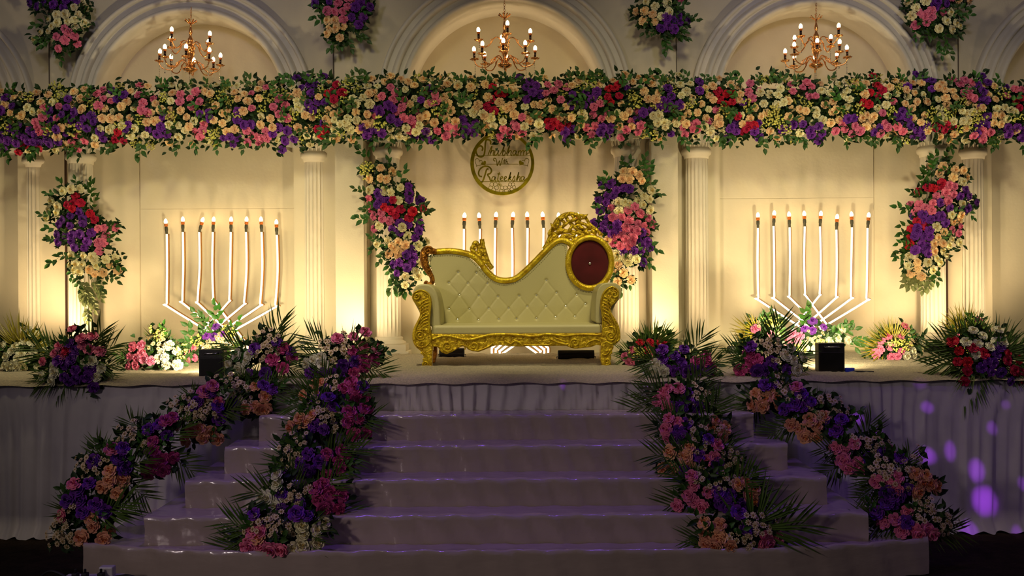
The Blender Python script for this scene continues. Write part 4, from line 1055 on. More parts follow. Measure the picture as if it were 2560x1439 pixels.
G2 = "pe 20 675;pe 25 740;sg 90 740;pk 175 745;pk 220 790;pk 130 805 2;pk 170 835 2;pe 250 730;pe 310 700;cr 310 760 2;pe 350 735;P 345 665 2;P 450 640 4;P 410 700 4;rd 605 640;rd 580 700 2;rd 540 705;rd 635 700;rd 590 745;pe 470 730;pe 590 780;sg 680 740;sg 430 790;P 385 825;P 430 825;pe 370 865;cr 320 800 2;cr 190 890;pe 110 890;sg 290 850;sg 240 915;sg 470 860;pe 545 825;pe 580 855;pe 530 895 2;pe 560 920;P 515 925;P 175 950;P 125 1000;P 225 1050 4;pe 40 935;pe 130 955 2;pk 70 975 2;pk 30 1070 2;pk 80 1030;pe 400 960 2;rd 465 965;rd 520 965;rd 495 1010;cr 455 1015;cr 385 1010 2;cr 600 900 2;cr 640 930 2;cr 690 950 2;cr 595 970;cr 690 890;cr 730 745 2;pe 750 840;pe 840 855;pe 770 905 3;pe 855 925;P 800 950 3;P 860 980 2;P 850 1020;pe 880 695;pe 850 710 2;pe 870 605;pe 965 620;pe 1010 580;pe 1085 600;pe 1140 620;pe 1190 650;pe 1255 605;pk 950 725;pk 1010 660;pk 1045 700;pk 1030 755 2;pk 1115 755;P 990 790 2;P 1040 820 2;P 935 835 2;P 1015 885 2;pe 1155 780;cr 850 780 2;pe 1280 690;P 1310 670;P 1240 750;pk 1345 715 2;pk 1350 760;pe 1290 785;pk 1100 810;pk 1215 845 2;pk 1110 880;pk 1170 900 2;pk 1185 935;pe 1235 880;pe 1280 860 2;cr 1010 960 2;cr 1070 980;cr 1130 960 2;cr 1200 985 2;cr 1230 940;P 1275 980 2;P 1270 1020;P 1190 1005;pe 1385 670;pe 1435 640;pe 1455 710;pe 1410 735;pe 1445 780;pe 1465 830;cr 1510 720 2;cr 1540 780;cr 1590 785 2;pe 1510 655;pe 1610 660;sg 1630 710;sg 1360 810;sg 1250 720;pe 1430 890;pe 1495 905;P 1555 900 2;P 1575 945 2;P 1640 945;P 1635 990;P 1570 1000;pk 1440 945 2;pk 1430 1010;pk 1505 1000;pk 1365 975;pk 1500 945;rd 1775 660;rd 1815 710;rd 1760 750;rd 1735 800;rd 1785 830;rd 1865 705;pe 1720 640;pe 1855 665;pe 1650 820 2;pe 1670 785;pe 1735 730;cr 1700 850;cr 1700 895;cr 1760 885;cr 1785 940;cr 1850 910;pe 1830 770;pe 1875 810 2;pe 1905 680;pk 1850 960 3;pk 1890 980 2;pk 1835 1005;sg 1820 850;sg 930 920"
G3 = "pe 0 630;pe 25 690;pe 0 800;P 130 620 2;P 180 645;P 155 700 3;P 100 660;pk 265 640;pk 255 705;pk 315 685 2;pk 345 635 2;pk 365 750;pe 450 650 2;pe 495 615;P 455 710 2;P 545 705 2;P 470 765;P 540 790 2;P 595 745;pk 610 805;pk 660 780;rd 730 675;rd 805 640;rd 720 730;rd 800 725;rd 735 770;rd 775 670;pe 845 570;pe 900 620;pe 995 615;pe 1050 640;pe 1055 595;pe 990 690;pe 1100 700;pe 1020 750;pe 1075 745;P 1165 670;P 1190 725 2;P 1160 765 2;P 1165 805 2;P 1130 755;cr 1260 645;cr 1310 690 2;cr 1270 720;cr 1250 570;cr 1335 635;pe 1345 745;P 1400 620 2;pe 1445 665;pe 1500 650;pe 1480 725 2;pe 1510 750;rd 1545 690;rd 1610 710;rd 1550 750;rd 1600 785;rd 1650 770;rd 1650 710;pe 1640 635;pe 1695 660;pe 1710 710;pe 1700 755;pk 1775 695 2;pk 1800 740 2;P 1725 770;cr 1860 700;pe 1820 810;pe 165 785;pe 220 790;pe 300 820;pe 110 870;pe 200 865;pe 130 900;pe 405 805;pe 360 875 2;pe 400 895;pe 450 880 2;cr 540 880;cr 530 850;sg 480 825;sg 600 640;sg 640 750;sg 900 720;sg 930 770;sg 1090 790;sg 1330 780;sg 380 690;sg 1590 830;sg 1770 790;sg 1420 700;pk 610 860;pk 665 890 2;pk 720 860;pe 740 885;pe 875 835;pe 840 870;P 985 845 2;P 1050 825;pe 800 945;pe 900 940;pk 860 970 2;pk 890 910;pk 970 935;pk 940 985;pk 20 930 2;pk 75 880;rd 270 905;rd 320 915;rd 285 945;rd 365 950 2;rd 420 930;cr 95 945;cr 215 955 2;cr 200 920;P 400 985;P 455 965;P 410 1030;pk 560 950 2;pk 595 1000;P 650 960 2;P 680 950;P 740 945;P 665 985;P 705 1020;cr 1060 870;cr 1100 860;cr 1085 920 2;cr 1150 945 2;cr 1140 910;pe 1215 820;pe 1270 795;pe 1320 850 2;pe 1390 845;pe 1270 890;pe 1220 905;pk 1320 920 2;pk 1380 920 2;pk 1280 950;pk 1355 960;pk 1300 1000;pe 1550 885;pe 1530 930;pe 1450 885;cr 1440 950 2;cr 1490 965;cr 1640 870 2;pe 1560 925;P 1640 950;P 1680 920;P 1680 980 2;P 1630 965;pe 1730 930;pe 1780 885;pe 1860 870;rd 1750 965 2;rd 1780 940;rd 1730 980;P 1845 920;P 1820 980;P 1850 1025;rd 1690 870"
G4 = "cr 10 710;cr 70 720 2;cr 90 670;pe 145 760;cr 60 790;pk 290 625;pk 255 665;pk 185 690;pk 325 655;pk 300 720;pk 355 725;cr 400 690;cr 460 705;cr 525 645;pe 430 790;pe 485 765;pe 470 840;cr 560 720;cr 610 750;cr 590 690;pe 230 825;pe 280 835;cr 355 835;cr 360 860;pe 150 875;pe 240 890;pe 510 820;rd 815 650 2;rd 855 680;rd 765 700;rd 825 720;rd 710 770;rd 755 785;pe 720 710;pe 650 620;pe 730 630;pe 910 660;cr 895 725;cr 885 785 2;cr 960 710;pe 950 615;pe 1010 620 2;P 1045 655;pe 1080 630;pe 1145 630;P 1170 600 2;P 1230 615;P 1225 670;pe 1095 705;pe 1110 765;pe 1080 815;pe 1025 780;pe 1185 770;P 1000 830 2;P 970 870;P 1030 870 2;pe 1170 860;pe 1080 885;pe 1145 915 2;cr 1265 750;pe 1330 740;pe 1320 680;pe 1385 690;pe 1395 735;pe 1340 795;pe 1300 640;pe 1275 660;pk 1385 605;pk 1435 640 2;pk 1470 610;pk 1520 625;pk 1500 680 2;pk 1510 730;P 1570 640 3;P 1600 690 3;P 1600 740 2;pe 1640 715;pe 1620 650;pe 1690 650;pe 1700 750;cr 1770 810 2;cr 1450 830 2;cr 1480 850;cr 1300 870;pe 1560 820;pe 1605 810;P 1640 870;P 1580 930 2;P 1630 930;cr 1460 910 2;cr 1495 905;pe 1695 865;pe 1740 865;pe 1690 920;pe 1740 930;cr 1820 830;cr 1790 890;rd 1890 740;rd 1850 770;rd 1880 810;pk 1850 675 2;pk 1900 680;P 1790 950 2;P 1740 980;P 1800 1000;P 1900 970 2;P 1900 1030;pk 1600 975 3;pk 1540 1010;pk 1600 1020;pk 1655 990;cr 1740 1020;pe 1850 970;rd 1260 950;rd 1330 925;rd 1380 940;rd 1320 970;cr 1310 905;P 590 890;P 640 885;P 180 935 2;P 260 925;P 310 970;P 380 940;P 320 1005 2;P 365 1035;P 405 995;cr 405 905;pe 465 920;pe 525 900;pe 700 880;pe 735 865;pe 785 870;pe 770 900;pe 710 910;pe 730 945;pe 780 955;cr 235 995;pk 645 935;pk 570 965 2;pk 630 995;pk 690 975;pk 555 920;pk 855 850;pk 870 925 2;pk 895 955;pk 970 945;pk 1010 980;P 790 990;P 840 950;P 1060 940 2;P 1120 970 2;P 1150 1000;P 1180 935;sg 90 920;sg 50 880;sg 300 800;sg 550 840;sg 40 840;sg 130 960;sg 680 820;sg 920 840;sg 1220 850;sg 1210 920;sg 1450 770;sg 1320 860;sg 1560 860;sg 980 660;sg 640 640;sg 1750 700;sg 1850 870;sg 1600 880;sg 1530 930"
GD = parse(G1, (0, 0), 3) + parse(G2, (640, 0), 3) + parse(G3, (1280, 0), 3) + parse(G4, (1920, 0), 3)
def gyc(px):                                    # centre line of the garland and its half height
    xs = [0, 300, 640, 960, 1280, 1600, 1920, 2240, 2560]; ys = [302, 290, 280, 268, 268, 268, 270, 270, 278]
    return float(np.interp(px, xs, ys))
def gY(px):                                     # the garland steps forward with the middle wall
    return float(np.interp(px, [0, 120, 760, 860, 1660, 1760, 2360, 2560], [10.45, 10.35, 10.30, 10.0, 10.0, 10.18, 10.2, 10.3]))
gp = at(1280, 270, 10.0)
garland = empty('flower_garland', gp, 'long mixed rose garland running across all the arches', 'garland')
G_pts = []; G_world = []
def gpos(px, py, lift=0.0):
    yc = gyc(px); t = max(-1, min(1, (py - yc) / 82)); Y = gY(px) - 0.20 * math.sqrt(max(0.0, 1 - t * t)) - lift
    return at(px, py, Y), Vector((RND.uniform(-.35, .35), -1, -0.75 * t + RND.uniform(-.3, .3)))
for code, px, py, n in GD:
    for i in range(n):
        if i: x, y = spaced(px, py, G_pts, 20)
        else: x, y = px, py
        p, nr = gpos(x, y, RND.uniform(-.02, .04)); G_pts.append((x, y)); G_world.append(p)
        flower(garland, code, p, nr, 1.08)
for k in range(5200):                           # fill the gaps between the listed blooms
    px = RND.uniform(-40, 2600); yc = gyc(px); py = yc + RND.uniform(-72, 76)
    if min((px - a) ** 2 + (py - b) ** 2 for a, b in G_pts) < 17.0 ** 2: continue
    code = RND.choices(['pe', 'cr', 'sg', 'P', 'pk'], [4, 4, 6, 1, 1])[0] if abs(py - yc) < 66 else RND.choice(['sg', 'cr', 'pe'])
    if px < -10 or px > 2570: code = 'cr'
    p, nr = gpos(px, py, -0.03); G_pts.append((px, py)); G_world.append(p); flower(garland, code, p, nr, 0.95)
for px in range(-30, 2600, 16):                 # leafy twigs along both edges
    yc = gyc(px)
    if RND.random() < 0.36:
        p, _ = gpos(px, yc - 56, -0.03); a = RND.uniform(.5, 2.6)
        put_dir(garland, 'leaf_spray', RND.choice(SPRAY), p, (math.cos(a), -.25, math.sin(a)), (0, -1, .2), RND.uniform(.5, .9))
    if RND.random() < 0.38 and not 1165 < px < 1345:
        p, _ = gpos(px, yc + 62, -0.02); a = -RND.uniform(.6, 2.5)
        put_dir(garland, 'leaf_spray', RND.choice(SPRAY), p, (math.cos(a), -.25, math.sin(a)), (0, -1, .3), RND.uniform(.7, 1.05))
for k in range(90):
    px = RND.uniform(0, 2560); p, _ = gpos(px, gyc(px) + RND.uniform(-55, 55), 0.03); a = RND.uniform(0, 6.28)
    put_dir(garland, 'leaf_spray', RND.choice(SPRAY), p, (math.cos(a), -.3, math.sin(a)), (0, -1, .2), RND.uniform(.6, .9))
foliage(garland, G_world, 9000, 0.040, 0.03)
mb = MB(); P = [at(px, gyc(px), gY(px) + 0.08) for px in range(-60, 2621, 60)]; mb.tube(P, 0.21, 12, squash=0.35)
part('foam_core', mb, leaf_dark, garland, smooth=True)

# ------------------------------------------------------------------ hanging swags
def swag(name, label, data, sprays, off, sc, Y, pale=(), group='hanging flower swags'):
    fl = parse(data, off, sc)
    cx = sum(f[1] for f in fl) / len(fl); cy = sum(f[2] for f in fl) / len(fl)
    root = empty(name, at(cx, cy, Y), label, 'flower swag', group); W_ = []; TK = [(f[1], f[2]) for f in fl]
    ys = [f[2] for f in fl]
    for code, px, py, n in fl:
        row = [f[1] for f in fl if abs(f[2] - py) < 30]; mid = (min(row) + max(row)) / 2; half = max(30, (max(row) - min(row)) / 2 + 12)
        for i in range(n):
            if i: x, y = spaced(px, py, TK, 19); TK.append((x, y))
            else: x, y = px, py
            t = max(-1, min(1, (x - mid) / half)); Yq = Y - 0.15 * math.sqrt(1 - t * t) - RND.uniform(0, .03); p = at(x, y, Yq); W_.append(p)
            flower(root, code, p, Vector((0.7 * t + RND.uniform(-.3, .3), -1, RND.uniform(-.35, .35))), 1.16)
    def sp_(s_, meshes, sl):
        for tok in s_.split(';'):
            if not tok.strip(): continue
            x, y = [float(v) for v in tok.split()]; px, py = off[0] + x / sc, off[1] + y / sc
            d = Vector((px - cx, 0, -(py - cy) * 0.55)).normalized()
            p = at(px, py, Y - 0.06) - d * 0.09
            put_dir(root, 'leaf_spray', RND.choice(meshes), p, d + Vector((RND.uniform(-.35, .35), -.2, RND.uniform(-.35, .2))), (0, -1, .2), sl * RND.uniform(.85, 1.1))
    sp_(sprays, SPRAY, 0.95)
    if pale: sp_(pale, SPRAYP, 0.95)
    for k in range(10):
        q = RND.choice(W_); a = RND.uniform(0, 6.28); put_dir(root, 'leaf_spray', RND.choice(SPRAY), q + Vector((0, .03, 0)), (math.cos(a), -.3, math.sin(a)), (0, -1, .2), .75)
    foliage(root, W_, 1000, 0.030, 0.025)
    return root
swag('flower_swag', 'flower swag with red and purple roses over the left columns',
     "cr 400 150;cr 480 130;cr 555 125;rd 520 200;rd 440 290;rd 505 270;rd 565 270;rd 490 325;rd 660 375;rd 710 440;cr 350 300 3;cr 340 360 2;P 400 430 2;P 470 400;P 370 480;P 590 420 2;P 590 470;pk 740 525 2;pk 800 520 2;P 350 580;P 430 600 2;P 490 590;P 570 575;P 675 570;P 640 650;P 480 640;P 515 705;P 610 720;pk 750 670 2;pk 790 660;cr 490 790;cr 605 790;cr 690 810 2;cr 720 845;cr 815 830 2;cr 530 870 3;cr 480 890;cr 600 880;pe 665 935;pe 850 890 2;pe 710 975;pe 790 970",
     "300 140;690 160;720 260;220 400;300 510;300 630;850 490;840 600;330 830;920 870;470 960;880 1010;540 1060;810 1070;420 90;560 80;660 120", (60, 440), 3.996, 10.55,
     "580 1160;640 1200;700 1280;670 1370;720 1100;780 1170;600 1100;660 1150;700 1200")
swag('flower_swag', 'flower swag with peach roses beside the sofa left end',
     "pe 310 190;pe 410 225;pe 310 285;pe 215 290;pe 375 300;cr 220 400;cr 350 410;cr 410 420 2;P 295 430 2;P 570 365;P 570 430;P 575 485 2;P 385 505 2;cr 475 500;pk 210 475;pk 325 605 2;rd 350 560;rd 410 585 2;rd 495 580;rd 455 640;rd 605 600 2;rd 575 665;pk 255 645;pk 400 690 2;P 490 710 2;P 425 765;P 570 725;P 670 710;P 660 780;P 635 850;cr 305 735;pk 260 760;cr 380 870 2;cr 560 835 2;pe 480 880;pe 420 920;pe 455 955;pe 520 960;pe 540 915;pe 400 1005;pe 475 1015;P 610 960;P 560 1010;P 615 1025;P 605 1085;P 495 1080;P 440 1100;P 560 1130 2;cr 660 930 2;cr 680 1080 2;cr 635 1165;cr 550 1210 2;cr 650 1210;sg 190 190;sg 170 225",
     "160 60;190 200;110 400;160 650;190 600;250 920;700 550;700 640;420 160;510 280;350 1030;380 1150;470 1290;520 1330;430 1280;700 1130;480 1330;540 1290", (870, 370), 3.787, 10.24)
swag('flower_swag', 'flower swag with pink and purple roses beside the maroon oval',
     "pe 345 210;pe 425 205;pe 490 245;pe 320 280;pe 395 290;pe 520 300;P 210 340 2;P 340 380 2;P 390 390;P 170 465 2;P 235 455 2;cr 540 470 2;cr 470 515;cr 600 500;cr 525 555;cr 290 525;cr 340 540 2;cr 385 560;cr 600 610;pk 210 595;pk 375 620 2;pk 500 655;pk 310 680 2;pk 580 695 2;pk 390 725;pk 475 755 2;pk 350 800;pk 465 835 2;pk 540 775;P 170 695 2;P 130 770 2;P 150 820;P 215 805;P 265 760 2;P 110 830;P 215 860;pk 250 890;pk 310 875;pk 345 915 2;pk 425 905;pk 240 960;pk 305 985;pk 380 995;pe 175 915;P 480 935 2;P 570 950;P 520 990 2;P 440 1040 2;P 515 1050;P 525 1165;cr 275 1070;cr 360 1120 2;cr 380 1170 2;pe 280 1190 2;pe 340 1275 2;pe 270 1270 2;pe 270 1370;cr 465 1130",
     "320 170;380 140;490 160;560 130;600 180;590 270;570 330;120 380;110 600;540 880;610 1000;590 1130;380 1350;330 1400", (1480, 380), 4.23, 10.24)
swag('flower_swag', 'leaning flower swag with pink and cream roses over the right columns',
     "pe 545 140;pe 515 215 2;pe 665 175 2;pe 745 180;pe 770 250;cr 740 300;rd 535 305;rd 395 360 2;rd 450 365;rd 520 340;pk 655 345;pk 570 395 2;pk 480 435;pk 645 420;pk 590 490;P 710 440 2;P 790 440 2;P 780 560;P 740 580;cr 730 520;P 515 505 2;pk 310 520 2;pk 290 590;pk 370 560;pk 430 590;pk 440 510;P 345 625 2;P 425 675 2;P 520 640;P 565 705 2;cr 625 630;pe 715 625;pe 640 700;pe 690 680;rd 290 690;rd 230 770;rd 370 745;P 290 760;P 285 800 2;P 265 850;P 410 785;P 410 850 2;cr 475 755;pe 555 800;pk 630 775;pk 710 745;pk 695 810;pe 490 850;pe 450 915 2;pe 540 915;cr 620 875 2;cr 590 930;rd 210 870;rd 220 935;P 350 970 2;P 390 1010;P 385 950;cr 215 1050 2;pe 290 1100;pe 290 1160 3;cr 385 1105 2;cr 470 1060 3;cr 500 1100",
     "440 80;540 80;420 130;410 210;340 290;280 430;160 580;190 730;180 830;140 900;150 980;140 1060;190 1120;470 1190;440 1220", (2220, 380), 3.996, 10.40, "180 1200;220 1290;260 1300;330 1320;430 1310;380 1290;300 1260")
swag('top_flower_swag', 'top flower swag with purple, cream and pink roses at upper left',
     "P 290 50 2;P 340 20 2;P 410 40 2;P 500 10 2;cr 610 20;cr 560 60 2;cr 590 110;cr 430 115;cr 500 110 2;cr 560 155;cr 565 205;cr 630 180;cr 440 170;cr 380 150;cr 320 245 2;cr 375 240;cr 400 200;pk 490 215;pk 510 250;pk 430 275;pk 485 305 2;pk 555 275 2;P 300 -60 3;cr 430 -50 3;pe 540 -60 3;P 400 -130 3;pk 500 -150 3",
     "300 180;310 270;345 340;380 310;450 360;450 410;520 340;640 60", (0, 0), 3, 10.50, group='top flower swags between the arches')
swag('top_flower_swag', 'top flower swag with magenta pink and purple roses left of the middle arch',
     "P 455 30;P 560 10;pk 620 30 2;pk 690 55 2;pk 540 85;pk 600 90 2;P 745 60 2;P 780 20 2;P 845 55;P 800 130 2;P 800 30;pe 600 155;pe 560 215 2;pe 610 215 2;pe 660 200;pe 545 255;cr 520 -50 3;P 640 -60 3;pk 740 -60 3;cr 600 -130 3",
     "500 150;500 60;750 140;760 240;790 280;720 310;640 290;610 340;590 320;690 210", (640, 0), 3, 10.19, group='top flower swags between the arches')
swag('top_flower_swag', 'top flower swag with cream roses over purple ones right of the middle arch',
     "cr 1015 15;cr 1075 50;cr 1160 25;pe 1000 85 2;pe 1055 110;cr 1115 125;cr 1170 90;pe 990 160;pe 1070 165;P 1200 150 2;P 1245 170 2;P 1240 120;P 1160 190 2;P 1110 220;cr 1050 -50 3;P 1150 -70 3;pk 1220 -60 3",
     "1260 50;1290 100;1020 215;1140 290;1140 340;1240 240;1200 260;1260 270", (1280, 0), 3, 10.18, group='top flower swags between the arches')
swag('top_flower_swag', 'top flower swag with pink roses between cream ones at upper right',
     "cr 1060 20;cr 1105 60 2;cr 1180 10;pk 1220 85 2;pk 1225 130 2;pk 1185 175 2;pk 1130 90;P 1250 50 2;P 1260 20;cr 1355 95;cr 1330 165;cr 1400 175 2;cr 1425 200;cr 1275 215;pe 1420 -5 2;cr 1100 -60 3;P 1200 -60 3;pk 1320 -60 3;cr 1400 -80 3",
     "1200 260;1260 290;1330 270;1400 250;1440 90;1470 140;1300 380;1350 370;1340 40", (1920, 0), 3, 10.36, group='top flower swags between the arches')

# ------------------------------------------------------------------ arrangements on the stage and the stairs
def arrangement(name, label, group, fl, bpx, bY, bz, palms=(), sprays=(), pot=True, size=1.0, dome=0.13, fol=230, overhang=False, yellow=False):
    bx = at(bpx, 1000, bY).x
    root = empty(name, (bx, bY, bz), label, 'flower arrangement', group); W_ = []; TK = [(f[1], f[2]) for f in fl]
    if pot:
        mb = MB(); mb.lathe([(0.055, 0.0), (0.065, 0.01), (0.075, 0.09), (0.07, 0.10), (0.02, 0.10)], 14); link('pot', mb.mesh('pot', pot_m, True), root)
    xs = [f[1] for f in fl]; mid = (min(xs) + max(xs)) / 2; half = max(25, (max(xs) - min(xs)) / 2 + 14)
    ys_ = [f[2] for f in fl]; my = (min(ys_) + max(ys_)) / 2
    for code, px, py, n in fl:
        for i in range(n):
            if i: x, y = spaced(px, py, TK, 24); TK.append((x, y))
            else: x, y = px, py
            t = max(-1, min(1, (x - mid) / half)); Yq = bY - dome * math.sqrt(1 - t * t) * (0.35 + 0.65 * min(1, max(0, (y - min(ys_)) / max(1, max(ys_) - min(ys_))))) - RND.uniform(0, .02)
            p = at(x, y, Yq)
            if not overhang: p.z = max(p.z, bz + 0.04)
            W_.append(p); v = (my - y) / max(30, (max(ys_) - min(ys_)) / 2)
            flower(root, code, p, Vector((0.7 * t + RND.uniform(-.25, .25), -1, 0.35 + 0.5 * v + RND.uniform(-.2, .2))), size)
    core = sum(W_, Vector()) / len(W_) + Vector((0, .05, -.03))
    for ang, L_, *rest in palms:
        a = math.radians(ang); ml = (PALMY if yellow or (rest and rest[0] == 'y') else PALM)
        o = put_dir(root, 'palm_frond', RND.choice(ml), core + Vector((0.03 * math.cos(a), 0.02, -0.02)), (math.cos(a), RND.uniform(-.25, .15), math.sin(a)), (RND.uniform(-.3, .3), -1, .45), L_ * (1.1 if name == 'flower_pot' else 0.84))
    for x, y in sprays:
        p0 = at(x, y, bY - 0.03); d = (p0 - core); d.y = -.15; d.normalize(); put_dir(root, 'leaf_spray', RND.choice(SPRAY), p0 - d * .09, d, (0, -1, .2), 1.0)
    for k in range(5):
        q = RND.choice(W_); a = RND.uniform(-.4, 3.5); put_dir(root, 'leaf_spray', RND.choice(SPRAY), q + Vector((0, .03, -.02)), (math.cos(a), -.3, math.sin(a)), (0, -1, .2), .7)
    if fol: foliage(root, W_ + [core, core], fol, 0.035, 0.035)
    return root
GS = 'flower bouquets on the stage'
ZF = ZC
def S(lb, data, off, sc, bpx, bY, palms=(), **k):
    return arrangement('flower_bouquet', lb, GS, parse(data, off, sc), bpx, bY, ZF, palms, **k)
o1 = (0, 780); 
S('white carnation bouquet with yellow palm fan at far left', "w 370 460 3;w 470 470 2;w 250 530 2;w 330 620 2;w 280 700 3;w 190 790 2;w 90 800 2;w 270 820;w 420 700 2;cr 330 800 2", o1, 6, 55, 8.42, [(95, .50, 'y'), (120, .46, 'y'), (70, .46, 'y'), (150, .34), (178, .30)], dome=.10)
S('large purple and pink bouquet with palm leaves on left stage edge', "pk 1230 410 2;pk 1240 510 2;pk 1340 570 2;rd 1010 580;pk 960 660 2;P 1130 590 2;P 1090 720 2;P 990 810 2;P 1140 870 2;P 1350 860;P 1310 970 2;P 1160 1000;w 820 820 2;w 840 910;w 800 1030;w 1290 760;w 1370 750;w 1510 850 2;w 1440 970;pk 830 630;pk 660 740", o1, 6, 205, 7.59,
  [(152, .52), (168, .46), (190, .42), (60, .46), (35, .44), (88, .40), (5, .36), (205, .40), (120, .42), (-30, .40), (235, .34)], overhang=True, size=1.0)
S('small pink and white bouquet left of the left black box', "pk 250 770;pk 395 750;pk 190 940;pk 310 960 2;pk 400 880;pk 430 970;pk 300 1090;pk 180 1100;w 680 980;w 840 1080;w 810 960;w 760 870 2;cr 1010 850 2;dz 700 650;dz 740 720;dz 650 580;dz 560 700;sg 680 480;sg 720 560;sg 1100 850", (300, 760), 7.19, 395, 8.50, [(70, .34), (8, .34), (178, .34), (95, .30)])
S('leafy bouquet with purple roses at the left neon candelabra', "P 1730 425;P 1570 590;P 1700 600;P 1870 555;pk 1350 790;pk 1230 870;pk 1365 960;pk 1250 990;dz 1560 690;dz 1700 730;dz 1850 700;dz 1800 600;dz 1480 740;dz 1850 620;dz 1640 800;w 2050 870;w 2170 960 2;sg 1400 650;sg 1960 500;cr 1750 900;cr 1600 920", (300, 760), 7.19, 545, 9.25, [(20, .30)],
  sprays=[(498, 797), (487, 827), (490, 843), (485, 857), (539, 784), (549, 795), (585, 815), (518, 806), (478, 880)])
S('red rose bouquet on the floor right of the sofa', "rd 270 350;rd 380 345;rd 440 390;rd 510 340;rd 350 440;pk 185 430;pk 110 500;pk 150 560;pk 210 540;pk 420 510;sg 240 470;sg 290 500;sg 410 460;sg 600 430;dz 520 430;pk 560 500;rd 560 380", (1540, 780), 4.5, 1620, 8.62, [(62, .46), (45, .44), (80, .40), (165, .30), (185, .28), (110, .36)])
S('pale bouquet with yellow palm behind the outer right stair flowers', "pk 450 180;pk 600 230;dz 640 150;dz 700 190;dz 560 250;dz 480 120;sg 560 90;sg 650 110;cr 350 360;cr 420 330;w 330 420;dz 700 260", (1780, 780), 4.11, 1885, 9.1, [(150, .40, 'y'), (170, .34, 'y'), (125, .34, 'y'), (60, .25)])
S('bouquet with purple and pink roses at the right neon candelabra', "P 1030 105;P 955 180;P 1030 195;P 1140 160;pk 840 235;pk 770 295;pk 880 310;pk 910 250;pk 820 345;dz 990 260;dz 1050 270;dz 1020 310;w 1280 270 2;w 1385 290;w 1200 300;dz 1120 270;cr 960 370;cr 1060 380;sg 1120 330;sg 900 380", (1780, 780), 4.11, 2030, 9.35, [(10, .30)],
  sprays=[(2016, 785), (2014, 798), (2084, 824), (2116, 831), (2145, 850), (2150, 868)])
S('small pink bouquet with lime sprigs left of the right column', "pk 660 350;pk 580 410;pk 690 490 2;pk 820 330 2;pk 550 520;pk 490 560;pk 500 620;pk 790 610 2;w 910 600;w 1000 540 2;w 1010 600;dz 720 400;dz 950 390;dz 990 370;sg 830 430;sg 780 480;sg 900 450", (2100, 780), 5.535, 2235, 9.15, [(135, .42), (108, .42, 'y'), (100, .40, 'y'), (172, .46, 'y'), (185, .40), (20, .30)])
S('small pink bouquet half hidden behind the red and purple bouquet', "pk 1620 360;pk 1790 310;pk 1990 260 2;sg 1700 440;sg 1780 460;cr 1700 400;cr 1880 330;sg 1850 400", (2100, 780), 5.535, 2415, 9.3, [(110, .46, 'y'), (90, .46, 'y'), (75, .40)])
S('large red, white and purple bouquet with palm leaves on right stage edge', "w 1970 340 2;w 1900 440 2;w 2060 490 2;w 2150 420 2;w 1880 590;rd 1650 540 2;rd 1830 510 2;rd 1630 690;rd 1760 690;rd 1760 810 2;P 2020 670 2;P 2150 590 2;P 2110 700;P 2210 820 2;P 2080 820;rd 2300 580;rd 2300 670;rd 2460 660 2;rd 2390 800 3;rd 2440 810", (2100, 780), 5.535, 2455, 7.60,
  [(150, .50), (170, .52), (185, .50), (198, .46), (60, .50), (40, .46), (20, .44), (130, .44), (-20, .46), (-60, .40), (-95, .40), (235, .46), (100, .40)], overhang=True)

